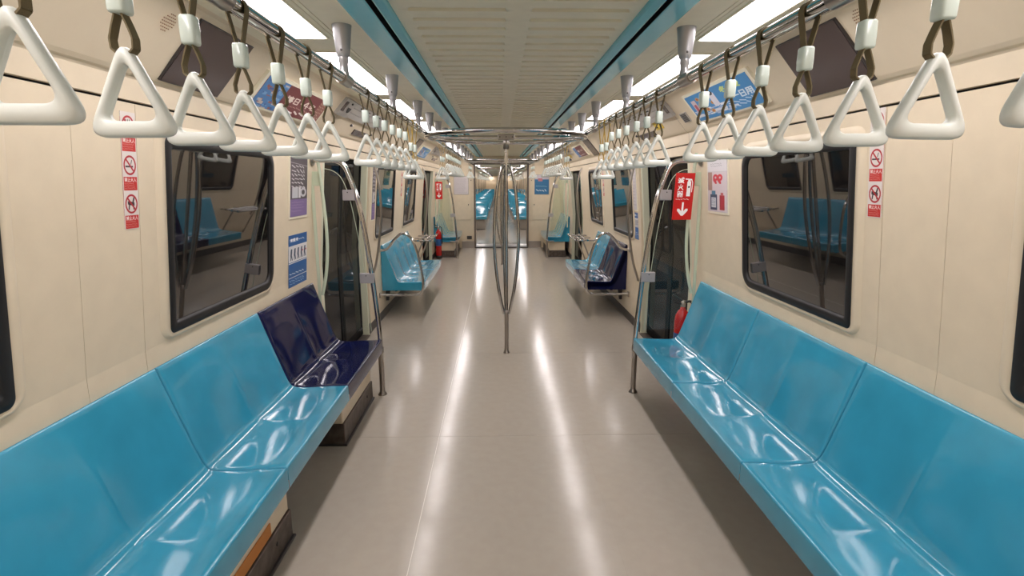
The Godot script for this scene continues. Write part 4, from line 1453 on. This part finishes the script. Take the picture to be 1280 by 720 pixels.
	speaker_holes(-1, 2.02, 0.74, "small round cluster of speaker holes by the brown panel facing the red sign")
	speaker_holes(1, 1.98, 0.83, "small round cluster of speaker holes by the brown panel on the red sign's side")
	cove_advert(-1, 2.86, 3.82, 0.10, 0.70, M.print_maroon, "overhead advertisement with blue picture and maroon field of white letters")
	cove_advert(1, 2.86, 3.76, 0.18, 0.82, M.print_sky, "sky blue overhead advertisement with white and yellow-green letters")
	cove_advert(-1, 8.45, 9.35, 0.10, 0.70, M.print_sky, "sky blue overhead advertisement above the rack past the all-blue pair")
	cove_advert(1, 8.45, 9.35, 0.18, 0.82, M.print_maroon, "maroon overhead advertisement above the rack past the navy seat pair")
	door_header_panel(-1, 4.06, "next to the navy bench-end seat")
	door_header_panel(1, 4.14, "next to the red extinguisher sign")
	door_header_panel(-1, 9.66, "past the all-blue seat pair")
	door_header_panel(1, 9.74, "past the navy hoop seat")

	square_vent(1, 3.94, "small square grey vent between the sky blue advertisement and the doorway cover")

	# prints on the walls
	wall_print(1, 2.075, 2.155, 1.462, 1.872, M.print_prohibitions, "warning_sticker", "tall strip of red and white prohibition stickers on the red sign's side", "sticker", false)
	wall_print(-1, 1.985, 2.064, 1.43, 1.84, M.print_prohibitions, "warning_sticker", "tall strip of red and white prohibition stickers on the pillar facing the red sign", "sticker", false)
	wall_print(1, 7.66, 7.74, 1.4, 1.8, M.print_prohibitions, "warning_sticker", "far strip of prohibition stickers above the navy and blue seat pair", "sticker", false)
	wall_print(-1, 7.58, 7.66, 1.4, 1.8, M.print_prohibitions, "warning_sticker", "far strip of prohibition stickers above the all-blue seat pair", "sticker", false)
	wall_print(-1, 3.545, 3.85, 1.375, 1.76, M.print_notice, "wall_poster", "framed dark notice with white lines and purple foot above the priority sign", "poster")
	wall_print(-1, 3.535, 3.875, 0.91, 1.255, M.print_priority, "priority_sign", "blue priority seat sign with a white row of figures behind the navy seat", "sign", false)
	wall_print(1, 3.495, 3.82, 1.40, 1.79, M.print_product, "wall_poster", "framed poster with red hearts and two bottles beside the red sign", "poster")
	wall_print(-1, 5.84, 6.0, 1.2, 1.78, M.print_notice, "wall_poster", "narrow purple notice past the doorway, on the all-blue pair side", "poster")
	wall_print(1, 5.84, 6.0, 1.3, 1.78, M.print_rules, "wall_poster", "narrow pale notice past the doorway, on the navy pair side", "poster")
	wall_print(1, 5.84, 6.0, 0.98, 1.27, M.print_priority, "priority_sign", "blue priority seat sign above the navy hoop-framed seat", "sign", false)
	hung_sign(1, 3.925, 1.180, 1.318, 1.33, 1.66, 0.014, M.print_extinguisher, "red fire extinguisher sign with white symbol and down arrow on the glass")
	hung_sign(-1, 11.55, 1.24, 1.38, 1.24, 1.60, 0.0, M.print_extinguisher, "small red extinguisher sign on the green glass screen")
	extinguisher(P(1.385, 0.02, 4.16), "red fire extinguisher standing in the doorway behind the red sign's glass")
	extinguisher(P(-1.33, 0.02, 11.42), "red fire extinguisher with black hose before the green glass screen")
	for q in [[-0.97, "print_rules", "white rules sheet on the gangway wall", 1.30, 1.72], [0.98, "print_blue_notice", "blue notice sheet on the gangway wall", 1.30, 1.76]]:
		var t := thing("notice_sheet", q[2], "notice", P(q[0], q[3], FRONT))
		var st := begin()
		var w := 0.17
		var h: float = q[4] - q[3]
		quad_uv(st, Vector3(-w, h, 0.018), Vector3(w, h, 0.018), Vector3(w, 0, 0.018), Vector3(-w, 0, 0.018))
		part("sheet", done(st), M[q[1]], t)
		part("holder", box_mesh(Vector3(0, h / 2, 0.0145), Vector3(w * 2 + 0.02, h + 0.02, 0.005), 0.001), M.plastic_grey, t)
